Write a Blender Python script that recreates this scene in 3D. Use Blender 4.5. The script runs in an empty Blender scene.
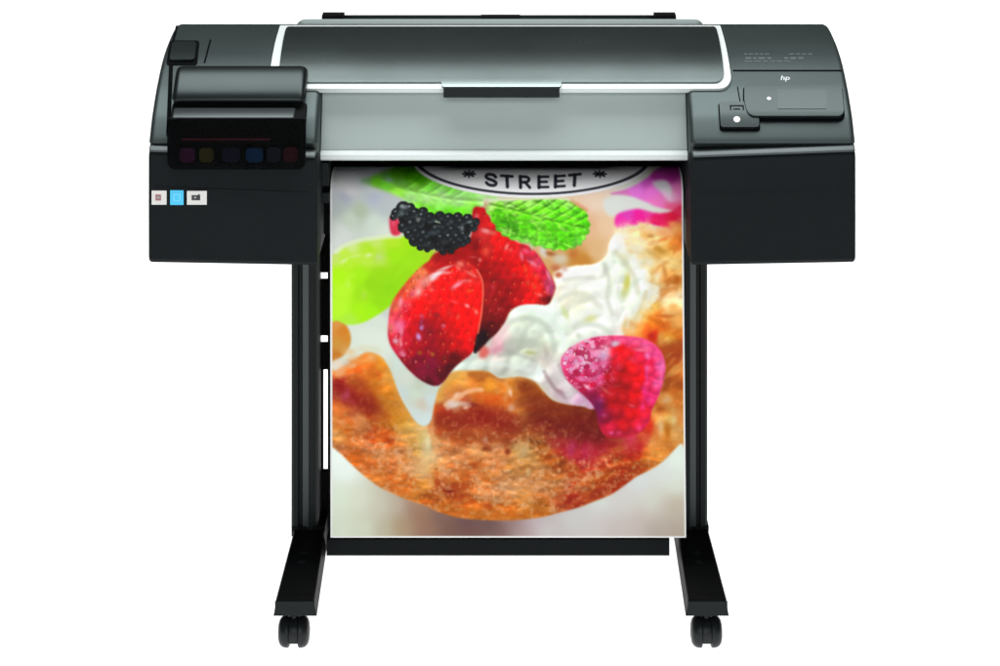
import bpy, bmesh, math, random
import numpy as np
from mathutils import Vector, Matrix

# ---------------------------------------------------------------- scene, camera, light
sc = bpy.context.scene
CAM_D, CAM_H = 4.2, 1.7                       # camera stands 4.2 m in front of the stand at eye height
FPX = 2352.0                                  # focal length in 1000-px-wide picture units
HOR = -386.0                                  # row of the horizon (above the frame: shift lens)
cam_data = bpy.data.cameras.new("camera"); cam = bpy.data.objects.new("camera", cam_data)
sc.collection.objects.link(cam); sc.camera = cam
cam_data.sensor_width = 36.0; cam_data.lens = FPX*36.0/1000.0
cam_data.shift_y = -(333.0-HOR)/1000.0
cam.location = (0, -CAM_D, CAM_H); cam.rotation_euler = (math.radians(90), 0, 0)
cam_data.clip_start = 0.1; cam_data.clip_end = 200
sc.view_settings.view_transform = 'Standard'; sc.view_settings.look = 'None'
sc.view_settings.exposure = 0.0; sc.view_settings.gamma = 1.0

world = bpy.data.worlds.new("World"); sc.world = world; world.use_nodes = True
wn = world.node_tree.nodes; wl = world.node_tree.links; wn.clear()
w_out = wn.new('ShaderNodeOutputWorld'); w_bg = wn.new('ShaderNodeBackground')
w_tc = wn.new('ShaderNodeTexCoord'); w_sep = wn.new('ShaderNodeSeparateXYZ')
w_mr = wn.new('ShaderNodeMapRange')
w_mr.inputs['From Min'].default_value = -0.02; w_mr.inputs['From Max'].default_value = 0.02
w_mr.inputs['To Min'].default_value = 2.7      # added glow from below that washes the floor white and shadow-free
w_mr.inputs['To Max'].default_value = 0.018    # the dim studio
wl.new(w_tc.outputs['Generated'], w_sep.inputs[0]); wl.new(w_sep.outputs['Z'], w_mr.inputs['Value'])
w_bg.inputs['Color'].default_value = (1, 1, 1, 1)
wl.new(w_mr.outputs['Result'], w_bg.inputs['Strength']); wl.new(w_bg.outputs[0], w_out.inputs['Surface'])

def softbox(name, loc, target, sx, sy, power):
    ld = bpy.data.lights.new(name, 'AREA'); ld.shape = 'RECTANGLE'; ld.size = sx; ld.size_y = sy; ld.energy = power
    o = bpy.data.objects.new(name, ld); sc.collection.objects.link(o); o.location = loc
    o.rotation_euler = (Vector(target)-Vector(loc)).to_track_quat('-Z', 'Y').to_euler()
    return o
softbox('overhead_softbox', (0, -0.25, 3.3), (0, -0.25, 0.8), 3.4, 1.4, 140)
softbox('front_softbox', (0.0, -6.2, 2.7), (0, 0, 0.5), 4.0, 2.6, 112)

# ---------------------------------------------------------------- measuring helpers (photo units at a chosen distance -> metres)
def PXx(px, d): return (px-500.0)*d/FPX
def PZ(py, d): return CAM_H-(py-HOR)*d/FPX
def Yd(d): return d-CAM_D

# ---------------------------------------------------------------- materials
def mat(name, col, rough=.5, metal=0.0, spec=.5, coat=0.0, grain=0.0, gscale=900.0, rvar=.0, cvar=.0, coat_rough=.1):
    m = bpy.data.materials.new(name); m.use_nodes = True; nt = m.node_tree; b = nt.nodes['Principled BSDF']
    b.inputs['Base Color'].default_value = (*col, 1); b.inputs['Roughness'].default_value = rough
    b.inputs['Metallic'].default_value = metal; b.inputs['Specular IOR Level'].default_value = spec
    b.inputs['Coat Weight'].default_value = coat; b.inputs['Coat Roughness'].default_value = coat_rough
    tc = nt.nodes.new('ShaderNodeTexCoord')
    if grain:
        n = nt.nodes.new('ShaderNodeTexNoise'); n.inputs['Scale'].default_value = gscale; n.inputs['Detail'].default_value = 2
        bp = nt.nodes.new('ShaderNodeBump'); bp.inputs['Strength'].default_value = grain; bp.inputs['Distance'].default_value = .0006
        nt.links.new(tc.outputs['Object'], n.inputs['Vector']); nt.links.new(n.outputs['Fac'], bp.inputs['Height']); nt.links.new(bp.outputs[0], b.inputs['Normal'])
    if rvar or cvar:
        n2 = nt.nodes.new('ShaderNodeTexNoise'); n2.inputs['Scale'].default_value = 6; n2.inputs['Detail'].default_value = 5
        nt.links.new(tc.outputs['Object'], n2.inputs['Vector'])
        if rvar:
            r = nt.nodes.new('ShaderNodeMapRange'); r.inputs['To Min'].default_value = rough-rvar; r.inputs['To Max'].default_value = rough+rvar
            nt.links.new(n2.outputs['Fac'], r.inputs['Value']); nt.links.new(r.outputs[0], b.inputs['Roughness'])
        if cvar:
            mx = nt.nodes.new('ShaderNodeMix'); mx.data_type = 'RGBA'
            mx.inputs[6].default_value = (*[c*(1-cvar) for c in col], 1); mx.inputs[7].default_value = (*[c*(1+cvar) for c in col], 1)
            nt.links.new(n2.outputs['Fac'], mx.inputs[0]); nt.links.new(mx.outputs[2], b.inputs['Base Color'])
    return m
M = {}
M['shell'] = mat('gunmetal_plastic', (.056, .072, .072), .50, .85, .45, grain=.10, rvar=.04, cvar=.06)
M['cover'] = mat('smoked_window_plastic', (.19, .235, .23), .26, .96, .5, coat=.0, rvar=.03, cvar=.04)
M['silver'] = mat('silver_paint', (.325, .39, .38), .42, .3, .5, grain=.06, rvar=.04, cvar=.03)
M['trim'] = mat('bright_silver_trim', (.54, .59, .58), .45, .15, .2, rvar=.03)
M['nose'] = mat('satin_silver_lip', (.56, .615, .605), .42, .15, .3, rvar=.03)
M['black'] = mat('black_plastic', (.0085, .0108, .012), .6, 0, .05, grain=.12, rvar=.05, cvar=.1)
M['gloss'] = mat('glossy_black_plastic', (.004, .005, .006), .22, 0, .3, rvar=.03)
M['void'] = mat('matt_black_lining', (.003, .0035, .004), .8, 0, .1, rvar=.05)
M['metal'] = mat('powder_coated_steel', (.0085, .012, .0125), .46, .0, .12, grain=.15, rvar=.06, cvar=.15)
M['anod'] = mat('grey_rail_and_highlight', (.042, .052, .054), .38, .5, .4, rvar=.05, cvar=.1)
M['foot'] = mat('black_steel', (.0045, .005, .0055), .5, 0, .08, grain=.1, rvar=.06, cvar=.15)
M['rubber'] = mat('grey_black_caster_plastic', (.010, .013, .014), .38, 0, .2, rvar=.05)
M['lid'] = mat('dark_grey_lid_plastic', (.025, .0325, .0325), .36, .85, .45, rvar=.04)
M['screen'] = mat('grey_display_glass', (.034, .043, .043), .38, .85, .5, coat=.0)
M['panel'] = mat('dark_grey_panel_plastic', (.033, .042, .042), .40, .85, .45, rvar=.04)
M['white'] = mat('white_print', (.72, .73, .73), .5)
M['maker_print'] = mat('light_grey_print', (.48, .52, .52), .5)
M['faint_print'] = mat('worn_grey_print', (.10, .12, .12), .5, .6)
M['grey_print'] = mat('grey_print', (.26, .29, .29), .5)
M['label_white'] = mat('white_sticker', (.62, .62, .60), .5, cvar=.05)
M['label_cyan'] = mat('cyan_sticker', (.045, .50, .80), .45, cvar=.05)
M['label_ink'] = mat('black_sticker_ink', (.01, .011, .012), .5)
M['label_pale'] = mat('pale_blue_sticker_ink', (.16, .62, .84), .5)
M['label_red'] = mat('red_sticker_ink', (.30, .09, .09), .5)
M['groove_shade'] = mat('dark_seam_and_shade', (.004, .005, .0055), .8, 0, .0)  # seams, and the painted shade under the control panel and keys
for nm, c in (('magenta', (.42, .02, .30)), ('yellow', (.42, .34, .01)), ('photo_black', (.06, .05, .20)), ('cyan', (.02, .30, .85)), ('grey', (.10, .10, .22)), ('red', (.36, .03, .06))):
    M['ink_'+nm] = mat(nm+'_ink_cartridge', c, .45, cvar=.2)
# smoked see-through window of the ink bay
m = bpy.data.materials.new('smoked_glass'); m.use_nodes = True; nt = m.node_tree; nt.nodes.clear()
go = nt.nodes.new('ShaderNodeOutputMaterial'); gm_ = nt.nodes.new('ShaderNodeMixShader'); gt = nt.nodes.new('ShaderNodeBsdfTransparent'); gg = nt.nodes.new('ShaderNodeBsdfGlossy'); gf = nt.nodes.new('ShaderNodeFresnel')
gt.inputs['Color'].default_value = (.42, .42, .43, 1); gg.inputs['Roughness'].default_value = .18; gg.inputs['Color'].default_value = (.10, .11, .115, 1); gf.inputs['IOR'].default_value = 1.3
nt.links.new(gf.outputs[0], gm_.inputs[0]); nt.links.new(gt.outputs[0], gm_.inputs[1]); nt.links.new(gg.outputs[0], gm_.inputs[2]); nt.links.new(gm_.outputs[0], go.inputs['Surface'])
M['smoke'] = m
# white studio floor, made translucent to pass the glow added below it
m = bpy.data.materials.new('white_underlit_floor'); m.use_nodes = True; nt = m.node_tree; nt.nodes.clear()
fo = nt.nodes.new('ShaderNodeOutputMaterial'); fm_ = nt.nodes.new('ShaderNodeMixShader'); fd = nt.nodes.new('ShaderNodeBsdfDiffuse'); ft = nt.nodes.new('ShaderNodeBsdfTranslucent')
fd.inputs['Color'].default_value = (.93, .93, .93, 1); ft.inputs['Color'].default_value = (.95, .95, .95, 1); fm_.inputs[0].default_value = .5
nt.links.new(fd.outputs[0], fm_.inputs[1]); nt.links.new(ft.outputs[0], fm_.inputs[2]); nt.links.new(fm_.outputs[0], fo.inputs['Surface'])
M['floor'] = m

# ---------------------------------------------------------------- mesh helpers
def link(name, bm, material, parent=None, sharp=32):
    me = bpy.data.meshes.new(name)
    bmesh.ops.recalc_face_normals(bm, faces=bm.faces[:])
    for f in bm.faces: f.smooth = True
    bm.to_mesh(me); bm.free()
    me.set_sharp_from_angle(angle=math.radians(sharp))
    if isinstance(material, (list, tuple)):
        for k in material: me.materials.append(M[k])
    else: me.materials.append(M[material])
    o = bpy.data.objects.new(name, me); sc.collection.objects.link(o)
    if parent: o.parent = parent
    return o
def bevel(bm, w, seg=2, ang=30):
    es = [e for e in bm.edges if len(e.link_faces) == 2 and e.calc_face_angle(0) > math.radians(ang)]
    if es: bmesh.ops.bevel(bm, geom=es, offset=w, offset_type='OFFSET', segments=seg, profile=.5, affect='EDGES', clamp_overlap=True)
def box(bm, x0, x1, y0, y1, z0, z1):
    v = [bm.verts.new(p) for p in ((x0, y0, z0), (x1, y0, z0), (x1, y1, z0), (x0, y1, z0), (x0, y0, z1), (x1, y0, z1), (x1, y1, z1), (x0, y1, z1))]
    for f in ((0, 3, 2, 1), (4, 5, 6, 7), (0, 1, 5, 4), (1, 2, 6, 5), (2, 3, 7, 6), (3, 0, 4, 7)): bm.faces.new([v[i] for i in f])
    return v
def bbox(x0, x1, y0, y1, z0, z1, w=.002, seg=2):
    bm = bmesh.new(); box(bm, x0, x1, y0, y1, z0, z1); bevel(bm, w, seg); return bm
def inset2(poly, a):
    """shrink a closed 2-D outline by a"""
    n = len(poly); area = sum(poly[i][0]*poly[(i+1) % n][1]-poly[(i+1) % n][0]*poly[i][1] for i in range(n)); s = 1 if area > 0 else -1
    out = []
    for i in range(n):
        p, c, q = Vector(poly[i-1]), Vector(poly[i]), Vector(poly[(i+1) % n])
        e1 = (c-p).normalized(); e2 = (q-c).normalized()
        n1 = Vector((-e1.y, e1.x))*s; n2 = Vector((-e2.y, e2.x))*s; b = n1+n2
        L = b.length
        if L < 1e-6: out.append(tuple(c+n1*a)); continue
        b /= L; out.append(tuple(c+b*(a/max(.35, b.dot(n1)))))
    return out
def sweep(outline, x0, x1, r=.006, n=4, bm=None, slope=None):
    """outline [(d, z)] carried along X with rounded ends"""
    bm = bm or bmesh.new(); st = []
    for i in range(n+1):
        t = math.pi/2*i/n; st.append((x0+r*(1-math.sin(t)), r*(1-math.cos(t))))
    st = [(x0+r*(1-math.cos(math.pi/2*i/n)), r*(1-math.sin(math.pi/2*i/n))) for i in range(n+1)]
    st += [(x1-r*(1-math.cos(math.pi/2*i/n)), r*(1-math.sin(math.pi/2*i/n))) for i in range(n, -1, -1)]
    rings = []
    for x, a in st:
        pl = inset2(outline, a) if a > 1e-6 else outline
        rings.append([bm.verts.new((x, Yd(d), z+(slope(x, d, z) if slope else 0))) for d, z in pl])
    N = len(outline)
    for A, B in zip(rings[:-1], rings[1:]):
        for i in range(N): bm.faces.new((A[i], A[(i+1) % N], B[(i+1) % N], B[i]))
    bm.faces.new(rings[0]); bm.faces.new(rings[-1][::-1])
    return bm
def catmull(p, n=6):
    p = [Vector(q) for q in p]; out = []
    for i in range(len(p)-1):
        a, b, c, d = p[max(i-1, 0)], p[i], p[i+1], p[min(i+2, len(p)-1)]
        for k in range(n):
            t = k/n; out.append(.5*((2*b)+(c-a)*t+(2*a-5*b+4*c-d)*t*t+(3*b-a-3*c+d)*t**3))
    out.append(p[-1]); return [tuple(q) for q in out]
def lathe(bm, prof, axis_o, seg=28):
    """prof [(x, r)] turned round the X axis through axis_o"""
    rings = []
    for x, r in prof:
        rings.append([bm.verts.new((axis_o[0]+x, axis_o[1]+r*math.cos(2*math.pi*k/seg), axis_o[2]+r*math.sin(2*math.pi*k/seg))) for k in range(seg)])
    for A, B in zip(rings[:-1], rings[1:]):
        for k in range(seg): bm.faces.new((A[k], A[(k+1) % seg], B[(k+1) % seg], B[k]))
    bm.faces.new(rings[0]); bm.faces.new(rings[-1][::-1])
def cyl(bm, c, r, z0, z1, seg=24):
    A = [bm.verts.new((c[0]+r*math.cos(2*math.pi*k/seg), c[1]+r*math.sin(2*math.pi*k/seg), z0)) for k in range(seg)]
    B = [bm.verts.new((v.co.x, v.co.y, z1)) for v in A]
    for k in range(seg): bm.faces.new((A[k], A[(k+1) % seg], B[(k+1) % seg], B[k]))
    bm.faces.new(A[::-1]); bm.faces.new(B)

# ---------------------------------------------------------------- the studio floor
bm = bmesh.new()
vs = [bm.verts.new(p) for p in ((-30, -12, 0), (30, -12, 0), (30, 40, 0), (-30, 40, 0))]; bm.faces.new(vs)
floor = link('floor', bm, 'floor'); floor['kind'] = 'structure'
# ---------------------------------------------------------------- the printer
printer = bpy.data.objects.new('large_format_printer', None); sc.collection.objects.link(printer)
printer.empty_display_size = .2
printer['label'] = 'black and grey wide format printer on a wheeled stand, feeding out a printed poster'
printer['category'] = 'printer'

# side view of the upper shell, front to back: (distance from the camera, height)
TOPC = catmull([(3.903, .822), (3.908, .831), (3.93, .857), (3.945, .8697), (3.975, .8915), (4.00, .906), (4.04, .926), (4.08, .940), (4.14, .953), (4.23, .9615), (4.30, .944), (4.36, .915), (4.45, .84)], 5)
def on_shell(y):
    """point and outward normal of the upper shell at picture row y"""
    prev = None
    for i, (d, z) in enumerate(TOPC):
        r = (CAM_H-z)*FPX/d+HOR
        if prev and prev[0] >= y >= r:
            t = (prev[0]-y)/max(prev[0]-r, 1e-6); a, b = Vector(prev[1]), Vector((d, z)); p = a+(b-a)*t; e = (b-a).normalized()
            return p.x, p.y, Vector((0, -e.y, e.x))
        prev = (r, (d, z))
        if d > 4.23: break
    d, z = (3.903, .822) if y > 100 else (4.23, .9615)
    return d, z, Vector((0, -.2, .98)).normalized() if y < 100 else Vector((0, -.75, .66))
def slab(rows, lift, thick, bev=.0012, seg=2):
    """rows [(picture row, left X, right X)] laid on the shell, lifted off it and given a thickness"""
    bm = bmesh.new(); T, Bt = [], []
    for y, xl, xr in rows:
        d, z, n = on_shell(y); p = Vector((0, Yd(d), z)); a = p+n*lift; b = p+n*(lift-thick)
        T.append((bm.verts.new((xl, a.y, a.z)), bm.verts.new((xr, a.y, a.z)))); Bt.append((bm.verts.new((xl, b.y, b.z)), bm.verts.new((xr, b.y, b.z))))
    for i in range(len(rows)-1):
        bm.faces.new((T[i][0], T[i][1], T[i+1][1], T[i+1][0])); bm.faces.new((Bt[i][0], Bt[i+1][0], Bt[i+1][1], Bt[i][1]))
        bm.faces.new((T[i][0], T[i+1][0], Bt[i+1][0], Bt[i][0])); bm.faces.new((T[i][1], Bt[i][1], Bt[i+1][1], T[i+1][1]))
    bm.faces.new((T[0][0], Bt[0][0], Bt[0][1], T[0][1])); bm.faces.new((T[-1][0], T[-1][1], Bt[-1][1], Bt[-1][0]))
    if bev: bevel(bm, bev, seg, 40)
    return bm
def rr_rows(y0, y1, xl, xr, rt=0, rb=0, n=30, kx=.00168):
    """rows of a rectangle with rounded top (rt) and bottom (rb) corners; radii in picture rows; xl, xr in metres (numbers or functions of row)"""
    out = []; ys = sorted(set([y0+(y1-y0)*i/n for i in range(n+1)]+[y0+rt*(1-math.cos(math.pi/2*i/6)) for i in range(7) if rt]+[y1-rb*(1-math.cos(math.pi/2*i/6)) for i in range(7) if rb]))
    ys2 = [ys[0]]
    for y in ys[1:]:
        if y-ys2[-1] > .05: ys2.append(y)
    for y in ys2:
        a = 0
        if rt and y < y0+rt: a = rt-math.sqrt(max(0, rt*rt-(y0+rt-y)**2))
        if rb and y > y1-rb: a = rb-math.sqrt(max(0, rb*rb-(y-y1+rb)**2))
        L = xl(y) if callable(xl) else xl; R = xr(y) if callable(xr) else xr
        out.append((y, L+a*kx, R-a*kx))
    return out

XL, XR = -.5835, .5905                     # outer ends of the printer
XLI, XRI = -.3035, .3170                   # inner ends of the two housings
shell_out = TOPC+[(4.45, .65), (4.02, .65), (3.93, .80)]
# upper shells of the two ends, and the middle bridge carrying the roll cover
link('end_shell', sweep(shell_out, XL, XLI, .010, 5), 'shell', printer)
link('end_shell', sweep(shell_out, XRI, XR, .010, 5), 'shell', printer)
mid = [p for p in TOPC if p[0] >= 3.985]+[(4.45, .65), (4.25, .65), (4.25, .79), (4.04, .86), (4.00, .888)]
link('bridge_shell', sweep(mid, XLI-.004, XRI+.004, .001, 2), 'shell', printer)
# lower black front covers; their top edge dips a little towards the middle of the machine
def dip(x, d, z):
    t = (abs(x)-.30)/.285; return (t-1)*(.0105 if z > .7 else .005)
low_out = [(3.90, .6255), (3.8945, .632), (3.8935, .70), (3.8945, .802), (3.898, .8085), (3.905, .8135), (3.914, .8145), (3.99, .800), (4.40, .78), (4.44, .70), (4.42, .6255)]
lowL = link('front_cover', sweep(low_out, XL+.001, XLI+.001, .006, 4, slope=dip), 'black', printer)
lowR = link('front_cover', sweep(low_out, XRI-.001, XR-.001, .006, 4, slope=dip), 'black', printer)
for a, b in ((XL, XLI), (XRI, XR)):
    # highlight along the black cover's top edge, put in as a grey strip
    led = [(3.8955, .8095), (3.8955, .8125), (3.9005, .8175), (3.908, .8205), (3.92, .8195), (3.92, .8095)]
    link('ledge_highlight', sweep(led, a+.002, b-.002, .002, 3, slope=dip), 'anod', printer)
    # moulded step across the black cover
    yy = .7520
    st = [(3.8938, yy-.0012), (3.8929, yy-.0006), (3.8929, yy+.0006), (3.8938, yy+.0012), (3.90, yy)]
    link('moulding_line', sweep(st, a+.012, b-.012, .0004, 1, slope=dip), 'black', printer)
link('chassis', bbox(XLI-.01, XRI+.01, Yd(4.245), Yd(4.43), .635, .80, .003), 'void', printer)

# roll cover with its bright surround
def tl(y): return -.3925
def tr(y): return .3930
trim = link('cover_trim', slab(rr_rows(28.0, 90.6, tl, tr, 0, 13, 40), .0050, .010, .0022, 3), 'trim', printer)
def cl(y): return -.3800+.004*(y-28)/56
def cr(y): return .3840-.003*(y-28)/56
cover = link('roll_cover', slab(rr_rows(31.0, 85.6, cl, cr, 3, 10, 40), .0085, .010, .0012, 3), 'cover', printer)
# dark finger tab at the middle of the cover's lower edge
bm = bmesh.new(); box(bm, PXx(443.5, 3.965), PXx(559.5, 3.965), Yd(3.963), Yd(3.985), PZ(97.6, 3.963), PZ(88.6, 3.963))
bevel(bm, .0022, 3)
link('finger_tab', bm, 'metal', cover)
link('cover_lip', slab(rr_rows(83.5, 90.5, PXx(441.5, 3.985), PXx(561.5, 3.985), 0, 3, 10), .0087, .008, .0010, 2), 'cover', cover)
# rear roll housing seen over the top edge
rr = [(4.33, .925), (4.335, PZ(21, 4.335)), (4.35, PZ(19.4, 4.35)), (4.37, PZ(19.0, 4.37)), (4.395, PZ(20, 4.395)), (4.41, .92)]
rear = link('rear_roll_cover', sweep(rr, PXx(297, 4.36), PXx(703, 4.36), .014, 6), 'silver', printer)
rs = [(4.44, .90), (4.44, PZ(16, 4.44)), (4.447, PZ(15, 4.447)), (4.465, PZ(15, 4.465)), (4.475, .90)]
link('rear_rail', sweep(rs, PXx(322, 4.45), PXx(676, 4.45), .002, 2), 'panel', printer)
for a, b, y in ((322.5, 344, 13.8), (654, 675.5, 13.8)):
    link('spindle_bracket', bbox(PXx(a, 4.42), PXx(b, 4.42), Yd(4.405), Yd(4.438), .90, PZ(y, 4.42), .003), 'void', printer)
link('spindle_bracket', bbox(PXx(481, 4.43), PXx(520, 4.43), Yd(4.425), Yd(4.4385), .90, PZ(15.2, 4.43), .002), 'metal', printer)

# slanted silver front panel, its bright nose and the black slot below it
pan = [(4.03, PZ(92, 4.03)), (4.002, PZ(92.5, 4.002)), (3.990, PZ(112, 3.990)), (3.975, PZ(138, 3.975)), (3.967, PZ(149.5, 3.967)), (3.985, .78), (4.03, .80)]
front = link('front_panel', sweep(pan, XLI+.001, XRI-.001, .0006, 1), 'silver', printer)
nose = [(3.9672, PZ(150.0, 3.9672)), (3.9600, PZ(152.0, 3.960)), (3.9565, PZ(155, 3.9565)), (3.9580, PZ(159.6, 3.958)), (3.968, PZ(160.6, 3.968)), (3.99, .779), (3.985, .7795)]
link('panel_nose', sweep(nose, XLI+.001, XRI-.001, .0006, 1), 'nose', front)
slot = [(3.990, .7787), (3.994, .776), (4.05, .772), (4.20, .772), (4.25, .775), (4.25, .786), (4.0, .786)]
link('output_slot', sweep(slot, XLI+.001, XRI-.001, .0006, 1), 'void', printer)
link('paper_tray', bbox(XLI+.001, XRI-.001, Yd(4.12), Yd(4.25), .640, .700, .012, 4), 'void', printer)
gd = link('paper_guide', bbox(XLI+.001, PXx(328.5, 4.0), Yd(4.00), Yd(4.06), PZ(186, 4.0), PZ(163, 4.0), .006, 3), 'metal', printer)
link('paper_guide', bbox(PXx(321.5, 4.0), PXx(329.5, 4.0), Yd(4.00), Yd(4.03), PZ(203, 4.0), PZ(193, 4.0), .002, 2), 'metal', printer)
link('side_lining', bbox(XLI+.001, PXx(330, 4.06), Yd(4.05), Yd(4.12), .632, .76, .002), 'void', printer)

# ---- ink bay on the left: rounded lid, dark fold, light strip, smoked window with the cartridges behind it
ax0, ax1 = PXx(173.0, 3.95), PXx(305.5, 3.95)
lid = [(4.03, .925)]+catmull([(3.998, PZ(67.5, 3.998)), (3.988, PZ(66.0, 3.988)), (3.972, PZ(71, 3.972)), (3.953, PZ(81, 3.953)), (3.938, PZ(91, 3.938)), (3.931, PZ(97.5, 3.931)), (3.930, PZ(101.0, 3.930)), (3.937, PZ(103.5, 3.937))], 4)+[(3.97, .86), (4.03, .87)]
ink = link('ink_cover', sweep(lid, ax0, ax1, .011, 5), 'lid', printer)
strip = [(3.936, PZ(107.5, 3.936)), (3.926, PZ(108.2, 3.926)), (3.908, PZ(114, 3.908)), (3.9015, PZ(117.6, 3.9015)), (3.9035, PZ(119.5, 3.9035)), (3.95, .85)]
link('cover_strip', sweep(strip, PXx(172.5, 3.91), PXx(294.5, 3.91), .003, 3), 'anod', ink)
rec = [(3.945, PZ(103, 3.945)), (3.913, PZ(119, 3.913)), (3.9045, PZ(123, 3.9045)), (3.903, PZ(166, 3.903)), (3.93, .80), (3.96, .86)]
link('cover_frame', sweep(rec, PXx(168.5, 3.90), PXx(305.0, 3.90), .004, 3), 'void', ink)
ztop, zbot = PZ(119.5, 3.886), PZ(169, 3.886)
def round_plate(x0, x1, z0, z1, y0, y1, r_bot, r_top, n=6, bev=.001):
    bm = bmesh.new(); pts = []
    for cx, cz, a0, r in ((x0+r_bot, z0+r_bot, 180, r_bot), (x1-r_bot, z0+r_bot, 270, r_bot), (x1-r_top, z1-r_top, 0, r_top), (x0+r_top, z1-r_top, 90, r_top)):
        for k in range(n+1):
            a = math.radians(a0+90*k/n); pts.append((cx+r*math.cos(a), cz+r*math.sin(a)))
    A = [bm.verts.new((x, y0, z)) for x, z in pts]; B = [bm.verts.new((x, y1, z)) for x, z in pts]
    bm.faces.new(A); bm.faces.new(B[::-1]); N = len(pts)
    for k in range(N): bm.faces.new((A[k], B[k], B[(k+1) % N], A[(k+1) % N]))
    if bev: bevel(bm, bev, 2, 50)
    return bm
win = link('ink_window', round_plate(PXx(167.5, 3.886), PXx(305.5, 3.886), zbot, ztop, Yd(3.8835), Yd(3.8855), .014, .003), 'smoke', ink)
link('window_backing', round_plate(PXx(167.5, 3.893), PXx(305.5, 3.893), zbot, ztop, Yd(3.8925), Yd(3.9035), .014, .003), 'void', ink)
for nm, x, w in (('magenta', 187.5, 15), ('yellow', 206.5, 14), ('photo_black', 231, 17), ('cyan', 254.5, 17), ('grey', 273.5, 14), ('red', 290.5, 14)):
    c = link('ink_cartridge', round_plate(PXx(x-w/2, 3.89), PXx(x+w/2, 3.89), PZ(162, 3.89), PZ(148, 3.89), Yd(3.8868), Yd(3.8924), .0075, .0065, 6, .0018), 'ink_'+nm, ink)
    c['label'] = nm.replace('_', ' ')+' ink cartridge behind the smoked window'
link('label_line', bbox(PXx(182, 3.89), PXx(270, 3.89), Yd(3.8870), Yd(3.8924), PZ(140.4, 3.89), PZ(138.8, 3.89), .0002, 1), 'ink_red', ink)

# ---- small things on the left end
d1, z1_, n1 = on_shell(45)
def px_at(y): return on_shell(y)[0]
latch = link('release_latch', slab(rr_rows(44.5, 62.3, lambda y: PXx(172.5-(y-44)*.16, px_at(y)), lambda y: PXx(196.5-(y-44)*.10, px_at(y)), 3, 3, 16), .006, .010, .0025, 3), 'panel', printer)
link('latch_recess', slab(rr_rows(41, 65.5, lambda y: PXx(169.8-(y-42)*.16, px_at(y)), lambda y: PXx(199.5-(y-42)*.10, px_at(y)), 3, 3, 12), .0012, .004, 0), 'groove_shade', printer)
def seam(y0, x0, y1, x1, w=1.0, name='panel_seam', lift=.0010):
    rows = [(y0+(y1-y0)*i/10, PXx(x0+(x1-x0)*i/10-w/2, px_at(y0+(y1-y0)*i/10)), PXx(x0+(x1-x0)*i/10+w/2, px_at(y0+(y1-y0)*i/10))) for i in range(11)]
    return link(name, slab(rows, lift, .002, 0), 'groove_shade', printer)
seam(40, 210.5, 63, 204.5, 1.6)
seam(26, 177.0, 62, 168.2, 2.2)
def hseam(y, x0, x1, h=1.0): return link('panel_seam', slab([(y-h/2, PXx(x0, px_at(y)), PXx(x1, px_at(y))), (y+h/2, PXx(x0, px_at(y)), PXx(x1, px_at(y)))], .0010, .002, 0), 'groove_shade', printer)
seam(66, 171.0, 136, 168.2, 4.0, lift=.0014)

# ---- right end: seams, display and key block
hseam(70.8, 733, 841.5, 1.1)
seam(87, 737.5, 104, 740.5, 1.0)
dsp = link('control_panel', slab(rr_rows(88.5, 119.0, lambda y: PXx(744+max(0, y-104)*.25, px_at(y)), lambda y: PXx(841+(y-88)*.09, px_at(y)), 2.5, 6.5, 24), .0105, .0085, .0022, 3), 'panel', printer)
link('painted_panel_shadow', slab(rr_rows(87.6, 121.6, lambda y: PXx(743+max(0, y-104)*.25, px_at(y)), lambda y: PXx(842.5+(y-88)*.08, px_at(y)), 2.5, 6.5, 20), .0014, .003, 0), 'groove_shade', dsp)  # dark plate standing in for the shade under the raised panel
link('display', slab(rr_rows(94, 113, lambda y: PXx(777, px_at(y)), lambda y: PXx(826, px_at(y)), 1, 1, 10), .0112, .001, .0002, 1), 'screen', dsp)
def lamp_dot(y, x, r, lift, m, parent, name):
    d, z, n = on_shell(y); R = r*d/FPX; bm = bmesh.new(); t = Vector((0, n.z, -n.y)); c = Vector((PXx(x, d), Yd(d), z))+n*lift
    up = Vector((0, -t.y, -t.z)) if t.z < 0 else t
    A = [bm.verts.new(c+Vector((1, 0, 0))*R*math.cos(2*math.pi*k/20)+up*R*math.sin(2*math.pi*k/20)) for k in range(20)]
    B = [bm.verts.new(v.co-n*.002) for v in A]
    bm.faces.new(A); bm.faces.new(B[::-1])
    for k in range(20): bm.faces.new((A[k], B[k], B[(k+1) % 20], A[(k+1) % 20]))
    return link(name, bm, m, parent)
lamp_dot(103, 768.5, 2.0, .0115, 'white', dsp, 'home_key')
keys = link('key_block', slab(rr_rows(104.5, 129.0, lambda y: PXx(719+(y-104)*.06, px_at(y)), lambda y: PXx(757.5+(y-104)*.06, px_at(y)), 2, 3, 16), .0075, .007, .002, 3), 'panel', printer)
link('painted_key_shadow', slab(rr_rows(104, 131.2, lambda y: PXx(718+(y-104)*.06, px_at(y)), lambda y: PXx(758.7+(y-104)*.06, px_at(y)), 2, 3, 16), .0012, .003, 0), 'groove_shade', keys)  # shade below the key block, laid on as a dark plate
lamp_dot(121.8, 736.5, 3.3, .0085, 'white', keys, 'power_key')
for a, b, y0, y1 in ((729.5, 743.5, 108.2, 109.3), (729.5, 730.8, 109.3, 113), (742.2, 743.5, 109.3, 113), (733, 740, 111.6, 112.6)):
    link('key_mark', slab([(y0, PXx(a, px_at(y0)), PXx(b, px_at(y0))), (y1, PXx(a, px_at(y0)), PXx(b, px_at(y0)))], .0079, .0007, 0), 'groove_shade', keys)
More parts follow.
